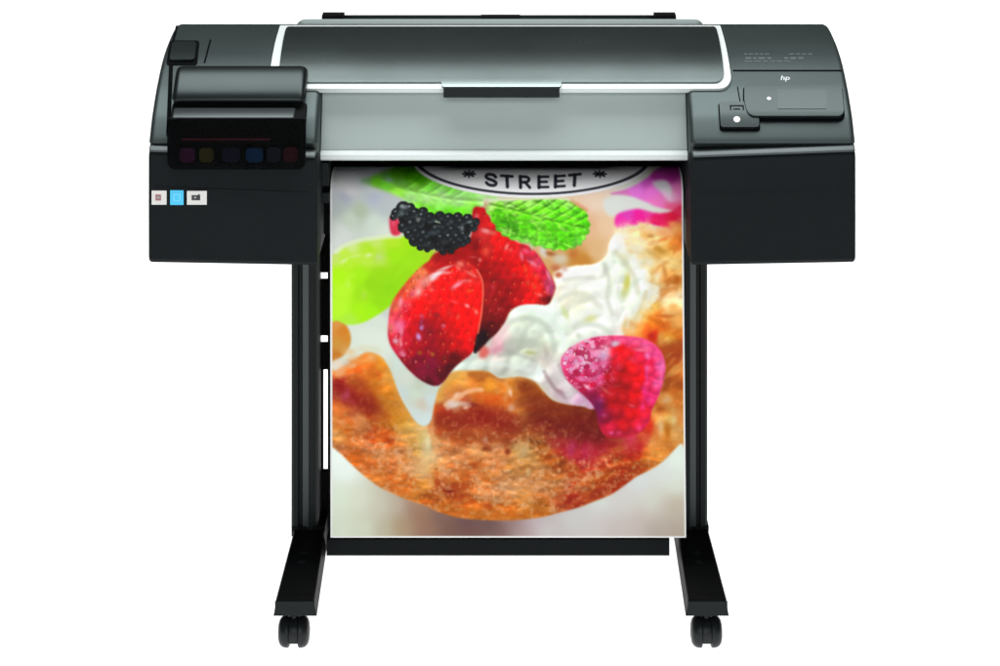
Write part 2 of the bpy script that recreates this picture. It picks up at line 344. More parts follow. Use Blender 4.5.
def text(body, y, x, size_px, m, parent, name, lift=.0008, italic=0.0, wide=1.0, bold=0.0):
    cu = bpy.data.curves.new(name, 'FONT'); cu.body = body; cu.align_x = 'CENTER'; cu.align_y = 'CENTER'; cu.extrude = .0003; cu.shear = italic; cu.offset = bold
    d, z, n = on_shell(y); cu.size = size_px*d/FPX
    tmp = bpy.data.objects.new(name, cu); sc.collection.objects.link(tmp)
    dg = bpy.context.evaluated_depsgraph_get(); me = bpy.data.meshes.new_from_object(tmp.evaluated_get(dg))
    bpy.data.objects.remove(tmp); bpy.data.curves.remove(cu)
    o = bpy.data.objects.new(name, me); sc.collection.objects.link(o); me.materials.clear(); me.materials.append(M[m])
    up = Vector((0, n.z, -n.y)); up = up if up.z > 0 else -up
    R = Matrix((Vector((1, 0, 0)), up, n)).transposed().to_4x4()
    mw = Matrix.Translation(Vector((PXx(x, d), Yd(d), z))+n*lift) @ R @ Matrix.Diagonal((wide, 1, 1, 1))
    me.transform(mw); o.parent = parent; return o
text('hp', 78.4, 784.6, 10, 'maker_print', printer, 'maker_mark', .0006, .25, .95, .0003)

def faint(y, x0, x1, h):
    link('faint_print', slab([(y, PXx(x0, px_at(y)), PXx(x1, px_at(y))), (y+h, PXx(x0, px_at(y)), PXx(x1, px_at(y)))], .0006, .001, 0), 'faint_print', printer)
for y, spans, h in ((53.6, ((744, 747), (748.5, 753), (754.5, 758), (760, 763), (764.5, 769), (789, 794), (796, 800), (802, 806), (808, 812)), 1.4), (57.4, ((745, 751), (753, 756), (758, 765), (767, 771), (784, 788), (790, 796), (798, 803)), 2.0), (61.0, ((744, 752), (754, 761), (763, 768), (770, 775), (777, 782), (784, 790)), 1.0)):
    for a, b in spans: faint(y, a, b, h)

# stickers on the left black cover
def sticker(x0, x1, y0, y1, m, label):
    d = 3.8931; o = link('sticker', bbox(PXx(x0, d), PXx(x1, d), Yd(d-.0009), Yd(d+.0012), PZ(y1, d), PZ(y0, d), .0002, 1), m, lowL); o['label'] = label; return o
sticker(151.7, 166.6, 190.6, 204.6, 'label_white', 'square white sticker with a small red mark')
sticker(170.2, 183.6, 190.2, 204.8, 'label_cyan', 'square bright blue sticker')
sticker(187.0, 206.8, 190.8, 204.6, 'label_white', 'wide white sticker with a black picture')
def smark(x0, x1, y0, y1, m, lift):
    d = 3.8922; return link('sticker_mark', bbox(PXx(x0, d), PXx(x1, d), Yd(d-lift), Yd(d+.0006), PZ(y1, d), PZ(y0, d), .0001, 1), m, lowL)
smark(155.5, 161, 194.6, 200.5, 'label_red', .0004); smark(156.8, 159.8, 196, 199, 'grey_print', .0007)
smark(191.6, 200.2, 195.2, 200.2, 'label_ink', .0004); smark(198.2, 199.8, 194.2, 195.2, 'label_ink', .0004); smark(194, 196.4, 196.6, 198.2, 'grey_print', .0007)
smark(173.4, 180.4, 193.8, 194.8, 'label_pale', .0004); smark(173.4, 180.4, 200.4, 201.2, 'label_pale', .0004); smark(173.4, 174.4, 194.8, 200.4, 'label_pale', .0004); smark(179.4, 180.4, 194.8, 200.4, 'label_pale', .0004)

# ---------------------------------------------------------------- the stand
def column(cx, mirror):
    z0, z1 = .075, .632; f = Yd(4.14); w = .0237
    # extruded rail section, seen from above: two ribs with a channel between them
    pr = [(-w, .004), (-w+.004, 0), (-w+.012, 0), (-w+.0135, .006), (-w+.0185, .006), (-w+.020, .001), (w-.016, -.002), (w-.004, 0), (w, .006), (w, .066), (w-.005, .072), (-w+.005, .072), (-w, .066)]
    bm = bmesh.new(); A = [bm.verts.new((cx+mirror*x, f+y, z0)) for x, y in pr]; B = [bm.verts.new((cx+mirror*x, f+y, z1)) for x, y in pr]
    N = len(pr)
    for k in range(N): bm.faces.new((A[k], A[(k+1) % N], B[(k+1) % N], B[k]))
    bm.faces.new(A); bm.faces.new(B[::-1]); bevel(bm, .0012, 2, 25)
    o = link('post', bm, 'metal', printer)
    # pale inlay running down the channel
    xi0, xi1 = cx+mirror*(-w+.0205), cx+mirror*(w-.0165)
    link('post_inlay', bbox(min(xi0, xi1), max(xi0, xi1), f-.0030, f+.004, z0+.02, z1-.004, .0012, 2), 'anod', o)
    return o
column(-.3438, 1); column(.3415, -1)
def foot(cx, s):
    z0, z1 = .060, .088; bm = bmesh.new(); st = ((3.85, .0352), (3.853, .0355), (4.14, .0312), (4.25, .0305), (4.412, .034), (4.415, .0338)); rings = []
    for d, h in st:
        x = cx
        rings.append([bm.verts.new((x+a, Yd(d), z)) for a, z in ((-h, z0), (-h+.001, z0+.004), (-h+.004, z1-.002), (-h+.006, z1), (h-.006, z1), (h-.004, z1-.002), (h-.001, z0+.004), (h, z0))])
    for A, B in zip(rings[:-1], rings[1:]):
        for k in range(8): bm.faces.new((A[k], A[(k+1) % 8], B[(k+1) % 8], B[k]))
    bm.faces.new(rings[0]); bm.faces.new(rings[-1][::-1])
    o = link('foot', bm, 'foot', printer)
    link('foot_cap', bbox(cx-.0325, cx+.0325, Yd(3.8455), Yd(3.8495), z0+.002, z1-.003, .0015), 'metal', o)
    for d in (3.995, 4.035):
        bm = bmesh.new(); cyl(bm, (cx-.002, Yd(d)), .007, z1-.001, z1+.002); bevel(bm, .0008, 2); link('bolt', bm, 'metal', o)
    # bracket that holds the post on the foot
    link('post_bracket', bbox(cx-.030, cx+.028, Yd(4.139), Yd(4.215), z1-.002, z1+.006, .002), 'foot', o)
    return o
foot(-.3355, -1); foot(.3395, 1)
def caster(cx, d):
    y = Yd(d); r = .0255
    bm = bmesh.new()
    # swivel stem and hood
    cyl(bm, (cx, y), .0065, .048, .0605); cyl(bm, (cx, y), .012, .0555, .0605)
    hood = []
    for k in range(15):
        a = math.radians(-30+240*k/14); hood.append((d+(r-.0015)*math.cos(a), r+(r-.0015)*math.sin(a)))
    hood.append((d-.006, r-.006)); hood.append((d+.006, r-.006))
    sweep(hood, cx-.0072, cx+.0072, .001, 2, bm)
    o = link('caster', bm, 'rubber', printer)
    for s in (-1, 1):
        bm = bmesh.new(); p = [(.0066, r*.70), (.0070, r*.90), (.0090, r), (.0130, r*.995), (.0175, r*.95), (.0212, r*.86), (.0240, r*.70), (.0254, r*.50), (.0258, r*.30), (.0250, r*.28), (.0250, .001)]
        lathe(bm, [(s*x, q) for x, q in p], (cx, y, r), 36); w = link('wheel', bm, 'rubber', o)
    return o
for cx in (-.3390, .3395):
    caster(cx, 3.872); caster(cx, 4.388)
link('crossbar', bbox(PXx(326.5, 4.095), PXx(669.5, 4.095), Yd(4.095), Yd(4.135), .0605, .0885, .003, 3), 'black', printer)
# slotted side rail between the left post and the paper
rd = 4.215
bin_ = link('bin_rail', bbox(PXx(327.7, rd), PXx(340, rd), Yd(rd), Yd(rd+.02), .03, PZ(226, rd), .001), 'void', printer)
for y0, y1 in ((225, 273), (281, 336), (344.5, 370), (472, 545)):
    link('rail_bracket', bbox(PXx(312, rd), PXx(328.2, rd), Yd(rd+.003), Yd(rd+.016), PZ(y1, rd), PZ(y0, rd), .0015), 'void', bin_)
link('rail_bracket', bbox(PXx(312, rd), PXx(323, rd), Yd(rd+.004), Yd(rd+.015), PZ(475, rd), PZ(368, rd), .0015), 'void', bin_)

# ---------------------------------------------------------------- the printed picture (a pastry with fruit), painted shape by shape
PX0, PX1, PY0, PY1, PS = 330.0, 687.0, 166.0, 539.0, 1.75      # extent of the print's own drawing units and samples per unit
PW, PH = int((PX1-PX0)*PS), int((PY1-PY0)*PS)

def paint_print():
    W, H = PW, PH
    X, Y = np.meshgrid(PX0+(np.arange(W)+.5)/PS, PY0+(np.arange(H)+.5)/PS)
    X = X.astype(np.float32); Y = Y.astype(np.float32)
    img = np.zeros((H, W, 3), np.float32)

    def c3(c): return np.array(c, np.float32)/255.0
    def blur(m, s):
        s *= PS
        if s < .25: return m
        r = max(1, int(s*2.6)); k = np.exp(-.5*(np.arange(-r, r+1)/s)**2).astype(np.float32); k /= k.sum()
        for ax in (0, 1):
            p = np.pad(m, [(r, r) if a == ax else (0, 0) for a in (0, 1)], mode='edge')
            o = np.zeros_like(m)
            for i, w in enumerate(k):
                o += w*(p[i:i+m.shape[0], :] if ax == 0 else p[:, i:i+m.shape[1]])
            m = o
        return m
    def spl(p, n=6, closed=True):
        p = np.array(p, float); N = len(p); out = []
        for i in range(N if closed else N-1):
            if closed: a, b, c, d = p[i-1], p[i], p[(i+1) % N], p[(i+2) % N]
            else: a, b, c, d = p[max(i-1, 0)], p[i], p[i+1], p[min(i+2, N-1)]
            for t in np.arange(n)/n:
                out.append(.5*((2*b)+(c-a)*t+(2*a-5*b+4*c-d)*t*t+(3*b-a-3*c+d)*t**3))
        if not closed: out.append(p[-1])
        return np.array(out)
    def poly(p, soft=.6, smooth=True):
        q = spl(p) if smooth else np.array(p, float)
        m = np.zeros((H, W), np.float32); px = (q[:, 0]-PX0)*PS; py = (q[:, 1]-PY0)*PS
        nx = np.roll(px, -1); ny = np.roll(py, -1); xs = np.arange(W)
        for r in range(max(0, int(py.min())), min(H, int(py.max())+2)):
            yc = r+.5; hit = (py <= yc) != (ny <= yc)
            if not hit.any(): continue
            cx = np.sort(px[hit]+(yc-py[hit])*(nx[hit]-px[hit])/(ny[hit]-py[hit]))
            for a, b in zip(cx[::2], cx[1::2]):
                m[r] += np.clip(np.minimum(xs+1, b)-np.maximum(xs, a), 0, 1)
        return blur(np.clip(m, 0, 1), soft)
    def noise(scale, seed, octv=3, sx=1.0, sy=1.0, rot=0.0, gain=.55):
        rg = np.random.RandomState(seed); ca, sa = np.cos(rot), np.sin(rot); tot = 0; amp = 1; out = np.zeros((H, W), np.float32)
        for o in range(octv):
            g = rg.rand(256, 256).astype(np.float32)
            u = ((X*ca+Y*sa)/(scale*sx)+37.3*o+400); v = ((-X*sa+Y*ca)/(scale*sy)+11.7*o+400)
            iu = np.floor(u).astype(int); iv = np.floor(v).astype(int); fu = u-iu; fv = v-iv
            fu = fu*fu*(3-2*fu); fv = fv*fv*(3-2*fv)
            A = g[iv % 256, iu % 256]; B = g[iv % 256, (iu+1) % 256]; C = g[(iv+1) % 256, iu % 256]; D = g[(iv+1) % 256, (iu+1) % 256]
            out += amp*((A*(1-fu)+B*fu)*(1-fv)+(C*(1-fu)+D*fu)*fv); tot += amp; amp *= gain; scale /= 2.0
        return np.clip((out/tot-.5)*1.9+.5, 0, 1)
    def sm(x, a, b):
        t = np.clip((x-a)/(b-a), 0, 1); return t*t*(3-2*t)
    def put(col, m):
        nonlocal img
        col = c3(col) if not isinstance(col, np.ndarray) else col
        img = img*(1-m[..., None])+col*m[..., None]
    def field(pts, pw=3.0, warp=0.0, wscale=14, seed=7):
        """a smooth colour field through (x, y, r, g, b[, reach]) control spots"""
        U, V = X, Y
        if warp: U = X+warp*(noise(wscale, seed, 3)-.5)*2; V = Y+warp*(noise(wscale, seed+1, 3)-.5)*2
        num = np.zeros((H, W, 3), np.float32); den = np.zeros((H, W, 1), np.float32)+1e-9
        for p in pts:
            d2 = (U-p[0])**2+(V-p[1])**2+16
            w = (1/d2**(pw/2))[..., None]
            num += w*c3(p[2:5]); den += w
        return num/den
    def el(x, y, rx, ry, rot=0, hard=1.0):
        ca, sa = np.cos(np.radians(rot)), np.sin(np.radians(rot))
        u = ((X-x)*ca+(Y-y)*sa)/rx; v = (-(X-x)*sa+(Y-y)*ca)/ry
        return np.exp(-(u*u+v*v)**hard)
    def dot(x, y, rx, ry, col, a=1.0, rot=0, hard=1.0, clip=None):
        m = el(x, y, rx, ry, rot, hard)*a
        put(col, m if clip is None else m*clip)
    def line(p, w, soft=.7, smooth=True):
        q = spl(p, 5, False) if smooth else np.array(p, float); d = np.full((H, W), 1e9, np.float32)
        for a, b in zip(q[:-1], q[1:]):
            e = b-a; L = max((e**2).sum(), 1e-6); t = np.clip(((X-a[0])*e[0]+(Y-a[1])*e[1])/L, 0, 1)
            d = np.minimum(d, (X-a[0]-t*e[0])**2+(Y-a[1]-t*e[1])**2)
        return 1-sm(np.sqrt(d), w/2-soft/2, w/2+soft)
    def stroke(p, w, col, a=1.0, soft=.7, clip=None, smooth=True):
        m = line(p, w, soft, smooth)*a; put(col, m if clip is None else m*clip)

    def grad(h):
        gy, gx = np.gradient(h); return gx*PS, gy*PS
    def relief(h, k, m, lx=-.45, ly=-.9, lo=.45, hi=1.7):
        '''shade what is painted so far by a height map, light from above left'''
        nonlocal img
        gx, gy = grad(h); f = np.clip(1-k*(gx*-lx*-1+gy*-ly*-1), lo, hi)
        f = 1+(f-1)*m; img = np.clip(img*f[..., None], 0, 1)
    def gloss(h, k, m, power, col, lx=-.25, ly=-.55):
        '''small highlights where the height map faces the light'''
        gx, gy = grad(h); nz = 1/np.sqrt(1+(k*gx)**2+(k*gy)**2); nx, ny = -k*gx*nz, -k*gy*nz
        L = np.array([lx, ly, 1.0]); L /= np.linalg.norm(L); d = np.clip(nx*L[0]+ny*L[1]+nz*L[2], 0, 1)
        put(col, np.clip(d**power, 0, 1)*m)
    def balls(lst):
        h = np.zeros((H, W), np.float32)
        for x, y, q in lst:
            h = np.maximum(h, np.sqrt(np.clip(q*q-(X-x)**2-(Y-y)**2, 0, None))+.0)
        return h
    def dimples(m_pts, rad):
        h = np.zeros((H, W), np.float32)
        for x, y, q in m_pts: h -= q*np.exp(-((X-x)**2+((Y-y)/1.25)**2)/(rad*rad))
        return h

    # ---- soft backdrop behind the fruit, and the plate under it
    img[:] = field([(340, 168, 196, 202, 204), (370, 172, 196, 202, 206), (340, 182, 214, 216, 216), (350, 190, 216, 214, 218), (375, 187, 206, 212, 212),
        (345, 198, 178, 182, 196), (375, 199, 184, 192, 208), (340, 206, 188, 198, 196), (360, 211, 184, 200, 172), (385, 208, 190, 198, 200), (350, 218, 208, 222, 204),
        (375, 222, 212, 228, 214), (340, 232, 224, 230, 224), (385, 232, 222, 232, 218), (600, 200, 240, 214, 190), (590, 225, 234, 186, 146), (610, 225, 242, 206, 166),
        (598, 250, 230, 186, 132), (585, 262, 204, 136, 48), (612, 255, 240, 206, 160), (630, 204, 226, 230, 224), (640, 200, 228, 234, 226), (380, 320, 218, 232, 216),
        (375, 340, 226, 236, 222), (385, 312, 206, 212, 206), (400, 380, 206, 218, 204), (425, 410, 205, 222, 216), (410, 390, 212, 220, 208), (430, 390, 200, 216, 208)], 3.4)
    plate = field([(336, 455, 226, 238, 230), (345, 470, 222, 234, 226), (340, 500, 206, 218, 198), (340, 530, 204, 214, 194), (360, 500, 204, 210, 190), (365, 530, 198, 206, 184),
        (380, 505, 190, 190, 172), (385, 530, 176, 170, 146), (398, 505, 176, 164, 146), (402, 528, 160, 138, 108), (412, 505, 152, 120, 104), (420, 515, 142, 106, 80), (425, 530, 140, 104, 84),
        (440, 518, 118, 88, 80), (450, 530, 112, 80, 66), (465, 522, 94, 70, 74), (470, 532, 106, 70, 62), (490, 524, 96, 72, 70), (500, 532, 116, 86, 78), (512, 526, 136, 112, 112), (520, 533, 160, 140, 138),
        (535, 522, 176, 160, 166), (545, 530, 186, 182, 180), (575, 520, 188, 188, 186), (600, 520, 192, 186, 184), (600, 503, 198, 204, 198), (625, 500, 198, 196, 192), (640, 480, 202, 208, 208),
        (650, 500, 200, 202, 190), (655, 530, 174, 162, 150), (676, 530, 172, 160, 146), (676, 505, 182, 170, 152), (640, 520, 188, 176, 170), (615, 530, 186, 176, 172), (676, 485, 206, 214, 200), (678, 460, 216, 228, 216), (665, 472, 206, 212, 208)], 2.8)
    plate = np.stack([blur(plate[..., k], 4) for k in range(3)], -1)
    plate = np.clip(plate*1.06+.015, 0, 1)
    put(plate, sm(Y, 440, 446))

    # ---- pink petals, top right
    pm = poly([(612, 194), (632, 188), (650, 178), (664, 168), (690, 165), (690, 232), (684, 214), (664, 208), (648, 203), (634, 197)], 1.0)
    put(field([(620, 193, 226, 120, 190), (640, 187, 244, 122, 232), (655, 190, 252, 120, 226), (650, 182, 226, 90, 208), (660, 174, 190, 50, 160), (675, 174, 176, 44, 150), (668, 166, 176, 70, 160),
        (683, 190, 226, 120, 184), (660, 203, 252, 124, 204), (676, 206, 244, 90, 140), (684, 212, 240, 50, 100), (676, 198, 232, 160, 200)], 4), pm)
    put((206, 214, 210), poly([(656, 182), (668, 180), (674, 186), (674, 196), (668, 194), (660, 189)], 1.5)*.9)
    put((236, 196, 226), poly([(664, 190), (673, 194), (676, 202), (668, 198)], 1.6)*.8)
    put((226, 230, 224), poly([(606, 200), (622, 195), (640, 199), (655, 206), (640, 209), (612, 216)], 1.6))
    hm = poly([(617, 224), (619, 215), (628, 211), (642, 209), (658, 213), (672, 212), (690, 205), (690, 236), (680, 232), (668, 228), (650, 224), (632, 226), (622, 228)], 1.2)
    put(field([(622, 221, 255, 44, 176), (642, 216, 255, 16, 160), (660, 219, 250, 0, 100), (676, 220, 236, 0, 60), (684, 208, 240, 40, 90), (684, 228, 196, 20, 120), (630, 213, 236, 60, 190), (650, 211, 250, 60, 170)], 4), hm)

    # ---- left mint leaf (out of focus)
    lm = poly([(360, 181), (374, 175), (390, 168), (420, 160), (450, 165), (470, 180), (500, 196), (488, 203), (478, 212), (464, 219), (446, 222), (430, 217), (420, 213), (414, 209), (404, 199), (394, 194), (378, 188)], 1.6)
    put(field([(366, 181, 130, 170, 120), (376, 181, 116, 214, 40), (386, 184, 120, 228, 50), (398, 192, 156, 250, 60), (384, 174, 96, 160, 70), (396, 172, 80, 160, 20), (410, 174, 58, 142, 0), (420, 180, 62, 150, 4), (400, 183, 96, 160, 60),
        (416, 188, 118, 196, 60), (430, 190, 120, 226, 60), (412, 198, 160, 222, 130), (428, 197, 160, 220, 130), (445, 196, 156, 216, 130), (460, 201, 142, 204, 120), (470, 198, 150, 226, 110), (440, 205, 134, 226, 84),
        (420, 208, 124, 226, 50), (432, 212, 104, 216, 30), (450, 214, 90, 206, 14), (462, 212, 104, 226, 26), (474, 206, 128, 230, 60), (440, 219, 70, 176, 10), (484, 200, 172, 226, 140), (450, 190, 124, 222, 70)], 4)
        * (1.0+.14*noise(9, 5, 3, 1.6, .7, .3))[..., None], lm)
    put((186, 226, 140), el(440, 198, 34, 7, 8)*.4*lm)
    v2 = line([(376, 182), (396, 187), (420, 193), (450, 199), (484, 202)], 1.4, 2)
    for bx, by in ((404, 189), (416, 192), (428, 194.6), (440, 197), (452, 199)):
        v2 = np.maximum(v2, .8*line([(bx, by), (bx+8, by+9), (bx+10, by+20)], 1.1, 2)); v2 = np.maximum(v2, .7*line([(bx, by), (bx+12, by-7), (bx+22, by-16)], 1.1, 2))
    relief(-blur(v2, 1.0)*2.0+blur(noise(8, 96, 2), .8), .5, lm*sm(X, 395, 415)*.55, -.4, -.9, .7, 1.3)
    put((150, 178, 176), el(389, 180, 5, 2.6, 15)*.8)

    # ---- badge with the word STREET
    cx, cy, A, B = 535.0, 153.0, 125.0, 42.0
    rr = np.sqrt(((X-cx)/(A+3.2))**2+((Y-cy)/(B+3.2))**2); put((244, 244, 246), 1-sm(rr, .992, 1.008))
    rr = np.sqrt(((X-cx)/A)**2+((Y-cy)/(B+.3))**2); put((62, 62, 72), 1-sm(rr, .990, 1.006))
    rr = np.sqrt(((X-cx)/(A-4.6))**2+((Y-cy)/(B-2.4))**2); inner = 1-sm(rr, .99, 1.012)
    put((250, 250, 252), inner)
    put((232, 232, 236), inner*(1-sm(Y, 167, 175)))
    put((70, 70, 78), inner*(1-sm(Y, 166.5, 171))*sm(X, 430, 462)*(1-sm(X, 600, 634)))
    ink = (40, 42, 52)
    def L(segs, w=2.5):
        for s in segs: stroke(s, w, ink, .95, .9, inner, False)
    def glyph(cxl, wd, segs, w=2.5):
        for sg in segs:
            out = []
            for gx_, gy_ in sg:
                x = cxl+gx_*wd; q = np.sqrt(1-((x-535)/118.0)**2); yb = 153+34.6*q; sl_ = -34.6*(x-535)/(118.0**2*q)
                out.append((x-gy_*11.0*sl_*.9, yb-gy_*11.0))
            L([out], w)
    arc_ = [(.5, .80), (.28, .97), (-.25, .98), (-.5, .78), (-.3, .58), (.25, .44), (.5, .24), (.25, .02), (-.28, .02), (-.52, .2)]
    glyph(493, 9.6, [[tuple(p) for p in spl(arc_, 5, False)]], 2.6)
    glyph(509, 11, [[(-.5, .97), (.5, .97)]], 2.3); glyph(509, 11, [[(0, .95), (0, 0)]], 2.9)
    glyph(526.5, 10, [[(-.42, 0), (-.42, 1)]], 2.9); glyph(526.5, 10, [[tuple(p) for p in spl([(-.4, .98), (.2, .97), (.45, .75), (.2, .5), (-.4, .48)], 5, False)], [(.05, .48), (.5, 0)]], 2.4)
    for xe in (545, 561.5): glyph(xe, 10, [[(-.42, 0), (-.42, 1)]], 2.9); glyph(xe, 10, [[(-.4, .97), (.5, .97)], [(-.4, .51), (.36, .51)], [(-.4, .03), (.52, .03)]], 2.1)
    glyph(576.5, 11, [[(-.5, .97), (.5, .97)]], 2.3); glyph(576.5, 11, [[(0, .95), (0, 0)]], 2.9)
    for sx in (470, 603):
        for k in range(4):
            a = np.pi*k/4; dx, dy = 6.3*np.cos(a), 3.2*np.sin(a)
            L([[(sx-dx, 174-dy), (sx+dx, 174+dy)]], 1.3)
    put((226, 244, 206), poly([(488, 199), (520, 198.4), (560, 198.2), (576, 199), (574, 203), (540, 203), (500, 204)], 1.3)*.8)

    # ---- cream
    cm = poly([(556, 272), (575, 266), (596, 264), (608, 256), (612, 242), (620, 232), (632, 240), (646, 250), (658, 262), (664, 280), (660, 298), (648, 312), (640, 330), (650, 345), (640, 360), (600, 408),
        (586, 408), (572, 406), (560, 402), (550, 395), (543, 386), (534, 380), (520, 377), (505, 378), (490, 376), (474, 372), (450, 376), (452, 366), (474, 360), (488, 350), (494, 338), (500, 326), (506, 314), (516, 306), (534, 303), (550, 303), (556, 290)], 1.1)
    cream = field([(570, 280, 234, 238, 226), (590, 275, 236, 242, 232), (600, 290, 230, 242, 232), (580, 300, 222, 226, 206), (565, 295, 224, 220, 202), (620, 245, 240, 244, 240), (630, 255, 224, 226, 200), (615, 262, 222, 236, 222), (640, 262, 228, 240, 232),
        (645, 285, 224, 238, 236), (650, 270, 228, 240, 232), (620, 285, 220, 232, 216), (612, 310, 232, 242, 232), (632, 315, 226, 240, 224), (605, 328, 232, 240, 234), (620, 334, 230, 226, 224), (590, 336, 226, 236, 228), (640, 300, 226, 236, 222),
        (518, 312, 222, 240, 222), (540, 310, 216, 242, 224), (550, 318, 220, 238, 228), (525, 322, 206, 222, 196), (540, 325, 206, 224, 208), (552, 335, 216, 236, 220), (560, 345, 224, 240, 224), (515, 330, 190, 200, 184), (528, 335, 184, 200, 180), (540, 340, 178, 188, 168),
        (507, 335, 206, 184, 184), (500, 344, 216, 160, 174), (492, 350, 206, 160, 170), (510, 348, 188, 188, 182), (525, 345, 172, 184, 162), (535, 352, 186, 190, 172), (548, 350, 204, 204, 186), (565, 358, 206, 206, 196), (545, 362, 190, 184, 172), (515, 362, 184, 196, 182), (530, 368, 196, 210, 204),
        (538, 374, 222, 234, 230), (555, 375, 182, 174, 172), (505, 372, 186, 194, 180), (485, 366, 176, 190, 176), (465, 366, 192, 210, 202), (490, 358, 196, 196, 188), (550, 388, 196, 186, 186), (560, 390, 178, 150, 160), (558, 380, 174, 156, 160), (570, 396, 190, 166, 182), (582, 403, 196, 150, 186), (568, 385, 200, 192, 198), (575, 375, 206, 180, 196)], 4)
    put(np.clip(cream*np.array([1.09, 1.08, 1.06], np.float32), 0, 1), cm)
    lumps = [(570, 282, 11), (584, 276, 11), (598, 274, 10), (608, 262, 9), (616, 248, 9), (624, 258, 8), (632, 250, 7), (640, 262, 9), (648, 274, 9), (636, 278, 8), (646, 290, 9), (620, 274, 9), (606, 288, 11), (590, 292, 11), (574, 298, 11), (562, 308, 9), (622, 294, 9), (634, 304, 9), (614, 310, 11), (598, 308, 10), (582, 314, 11), (568, 324, 9), (630, 320, 8), (606, 328, 11), (590, 332, 10), (574, 340, 11), (562, 356, 10), (558, 374, 10), (568, 388, 9), (580, 402, 8), (546, 380, 7),
             (528, 317, 13), (544, 322, 13), (520, 330, 12), (536, 334, 12), (512, 340, 14), (548, 345, 13), (525, 362, 12), (500, 366, 9), (480, 368, 8), (462, 370, 7)]
    put((232, 240, 228), el(530, 330, 26, 22)*.5*cm); put((236, 240, 232), el(505, 368, 40, 9)*.45*cm); put((238, 238, 236), el(560, 380, 12, 22, -25)*.45*cm)
    hl = blur(balls(lumps), 2.2)+blur(noise(9, 23, 2), 1.2)*2.2; relief(hl, .16, cm*.9, -.55, -.85, .80, 1.14)
    put((252, 253, 246), blur(np.clip(-(grad(hl)[1]*.8+grad(hl)[0]*.45)-.25, 0, 1), .5)*cm*.55*sm(X, 505, 540))
    for (x, y, rx, ry, r, c, a) in [(629, 283, 3.6, 11, 8, (206, 204, 90), .95), (625, 293, 3, 5, 0, (196, 204, 130), .7), (567, 314, 3, 8, -25, (206, 222, 150), .8), (592, 319, 7, 4, -20, (218, 222, 150), .9), (580, 336, 3, 3, 0, (196, 210, 180), .7),
        (531, 353, 6, 2.4, 5, (184, 188, 130), .9), (629, 256, 7, 5, 25, (222, 222, 176), .7), (607, 270, 2, 5, 10, (214, 200, 200), .7), (620, 292, 2.5, 7, 0, (206, 216, 196), .6), (627, 325, 3, 9, 10, (220, 200, 130), .7), (636, 318, 4, 8, 20, (214, 220, 176), .6),
        (560, 330, 3, 9, -25, (236, 248, 238), .8), (606, 305, 4, 14, -10, (244, 248, 240), .7), (540, 372, 3, 7, 0, (232, 244, 240), .8), (553, 384, 2, 9, -30, (160, 132, 138), .55), (561, 392, 5, 2.2, 35, (150, 100, 120), .55), (548, 355, 3, 10, -15, (172, 160, 150), .5)]:
        dot(x, y, rx, ry, c, a, r, 1.2, cm)

    for p, w, c, a in [([(520, 308), (536, 312), (552, 318), (562, 332), (566, 348)], 7, (226, 242, 228), .55), ([(512, 322), (526, 318), (542, 322), (552, 334), (556, 350)], 4, (176, 190, 172), .45), ([(508, 345), (524, 340), (540, 346)], 6, (172, 184, 166), .4), ([(470, 369), (490, 364), (512, 366), (530, 370)], 3, (226, 236, 228), .5),
        ([(500, 356), (516, 354), (534, 360)], 3, (168, 178, 164), .45), ([(566, 292), (580, 284), (598, 284), (610, 296)], 5, (246, 250, 242), .6), ([(560, 300), (574, 294), (590, 296), (602, 308)], 4, (204, 206, 184), .5), ([(572, 322), (588, 312), (604, 312), (618, 322)], 5, (246, 250, 244), .55), ([(568, 334), (584, 325), (600, 326), (612, 333)], 3.5, (198, 210, 188), .55),
        ([(612, 262), (618, 276), (616, 294), (622, 310)], 4, (250, 252, 246), .6), ([(606, 264), (611, 280), (609, 298), (614, 314)], 3, (200, 206, 184), .5), ([(622, 246), (634, 258), (644, 272), (648, 288)], 5, (246, 250, 246), .6), ([(618, 252), (628, 264), (636, 276), (640, 292)], 3.5, (204, 206, 166), .5), ([(640, 300), (636, 314), (630, 326)], 4, (244, 248, 240), .5), ([(648, 292), (644, 306), (638, 318)], 3, (214, 196, 140), .5),
        ([(574, 274), (586, 271), (600, 270)], 4, (248, 250, 246), .6), ([(566, 280), (580, 278), (596, 278)], 3, (206, 210, 192), .5), ([(556, 300), (560, 316), (572, 330)], 4, (236, 246, 234), .5), ([(550, 360), (560, 376), (572, 394)], 4, (222, 214, 216), .55), ([(545, 372), (553, 386), (566, 398)], 2.5, (156, 132, 138), .5), ([(560, 366), (572, 382), (586, 398)], 3, (168, 146, 158), .5), ([(492, 350), (500, 338), (508, 326)], 4, (226, 190, 194), .5)]:
        stroke(p, w, c, a, w*.9, cm)

    # ---- pastry shell
    ps = poly([(326, 372), (336, 371), (345, 362), (358, 357), (368, 352), (380, 356), (388, 366), (393, 378), (399, 394), (407, 409), (416, 422), (424, 427), (431, 422), (433, 408), (436, 396), (443, 384), (452, 373), (470, 371), (488, 372), (500, 379), (512, 378), (524, 378), (536, 383), (545, 393), (554, 401), (568, 405), (584, 407), (598, 408),
        (640, 380), (648, 345), (630, 340), (626, 332), (640, 318), (650, 306), (662, 296), (656, 284), (648, 270), (640, 256), (624, 238), (616, 232), (628, 227), (648, 224), (668, 228), (690, 236),
        (694, 440), (682, 443), (673, 452), (660, 464), (648, 471), (636, 477), (624, 486), (612, 494), (598, 500), (580, 507), (562, 512), (542, 517), (515, 520), (488, 520), (462, 518), (442, 513), (424, 505), (408, 500), (392, 493), (378, 486), (362, 474), (346, 459), (334, 448), (324, 444)], .9)
    soft_ = sm(X, 600, 625)*(1-sm(Y, 322, 345)); edge_ = (noise(7, 58, 3)-.5)*.9
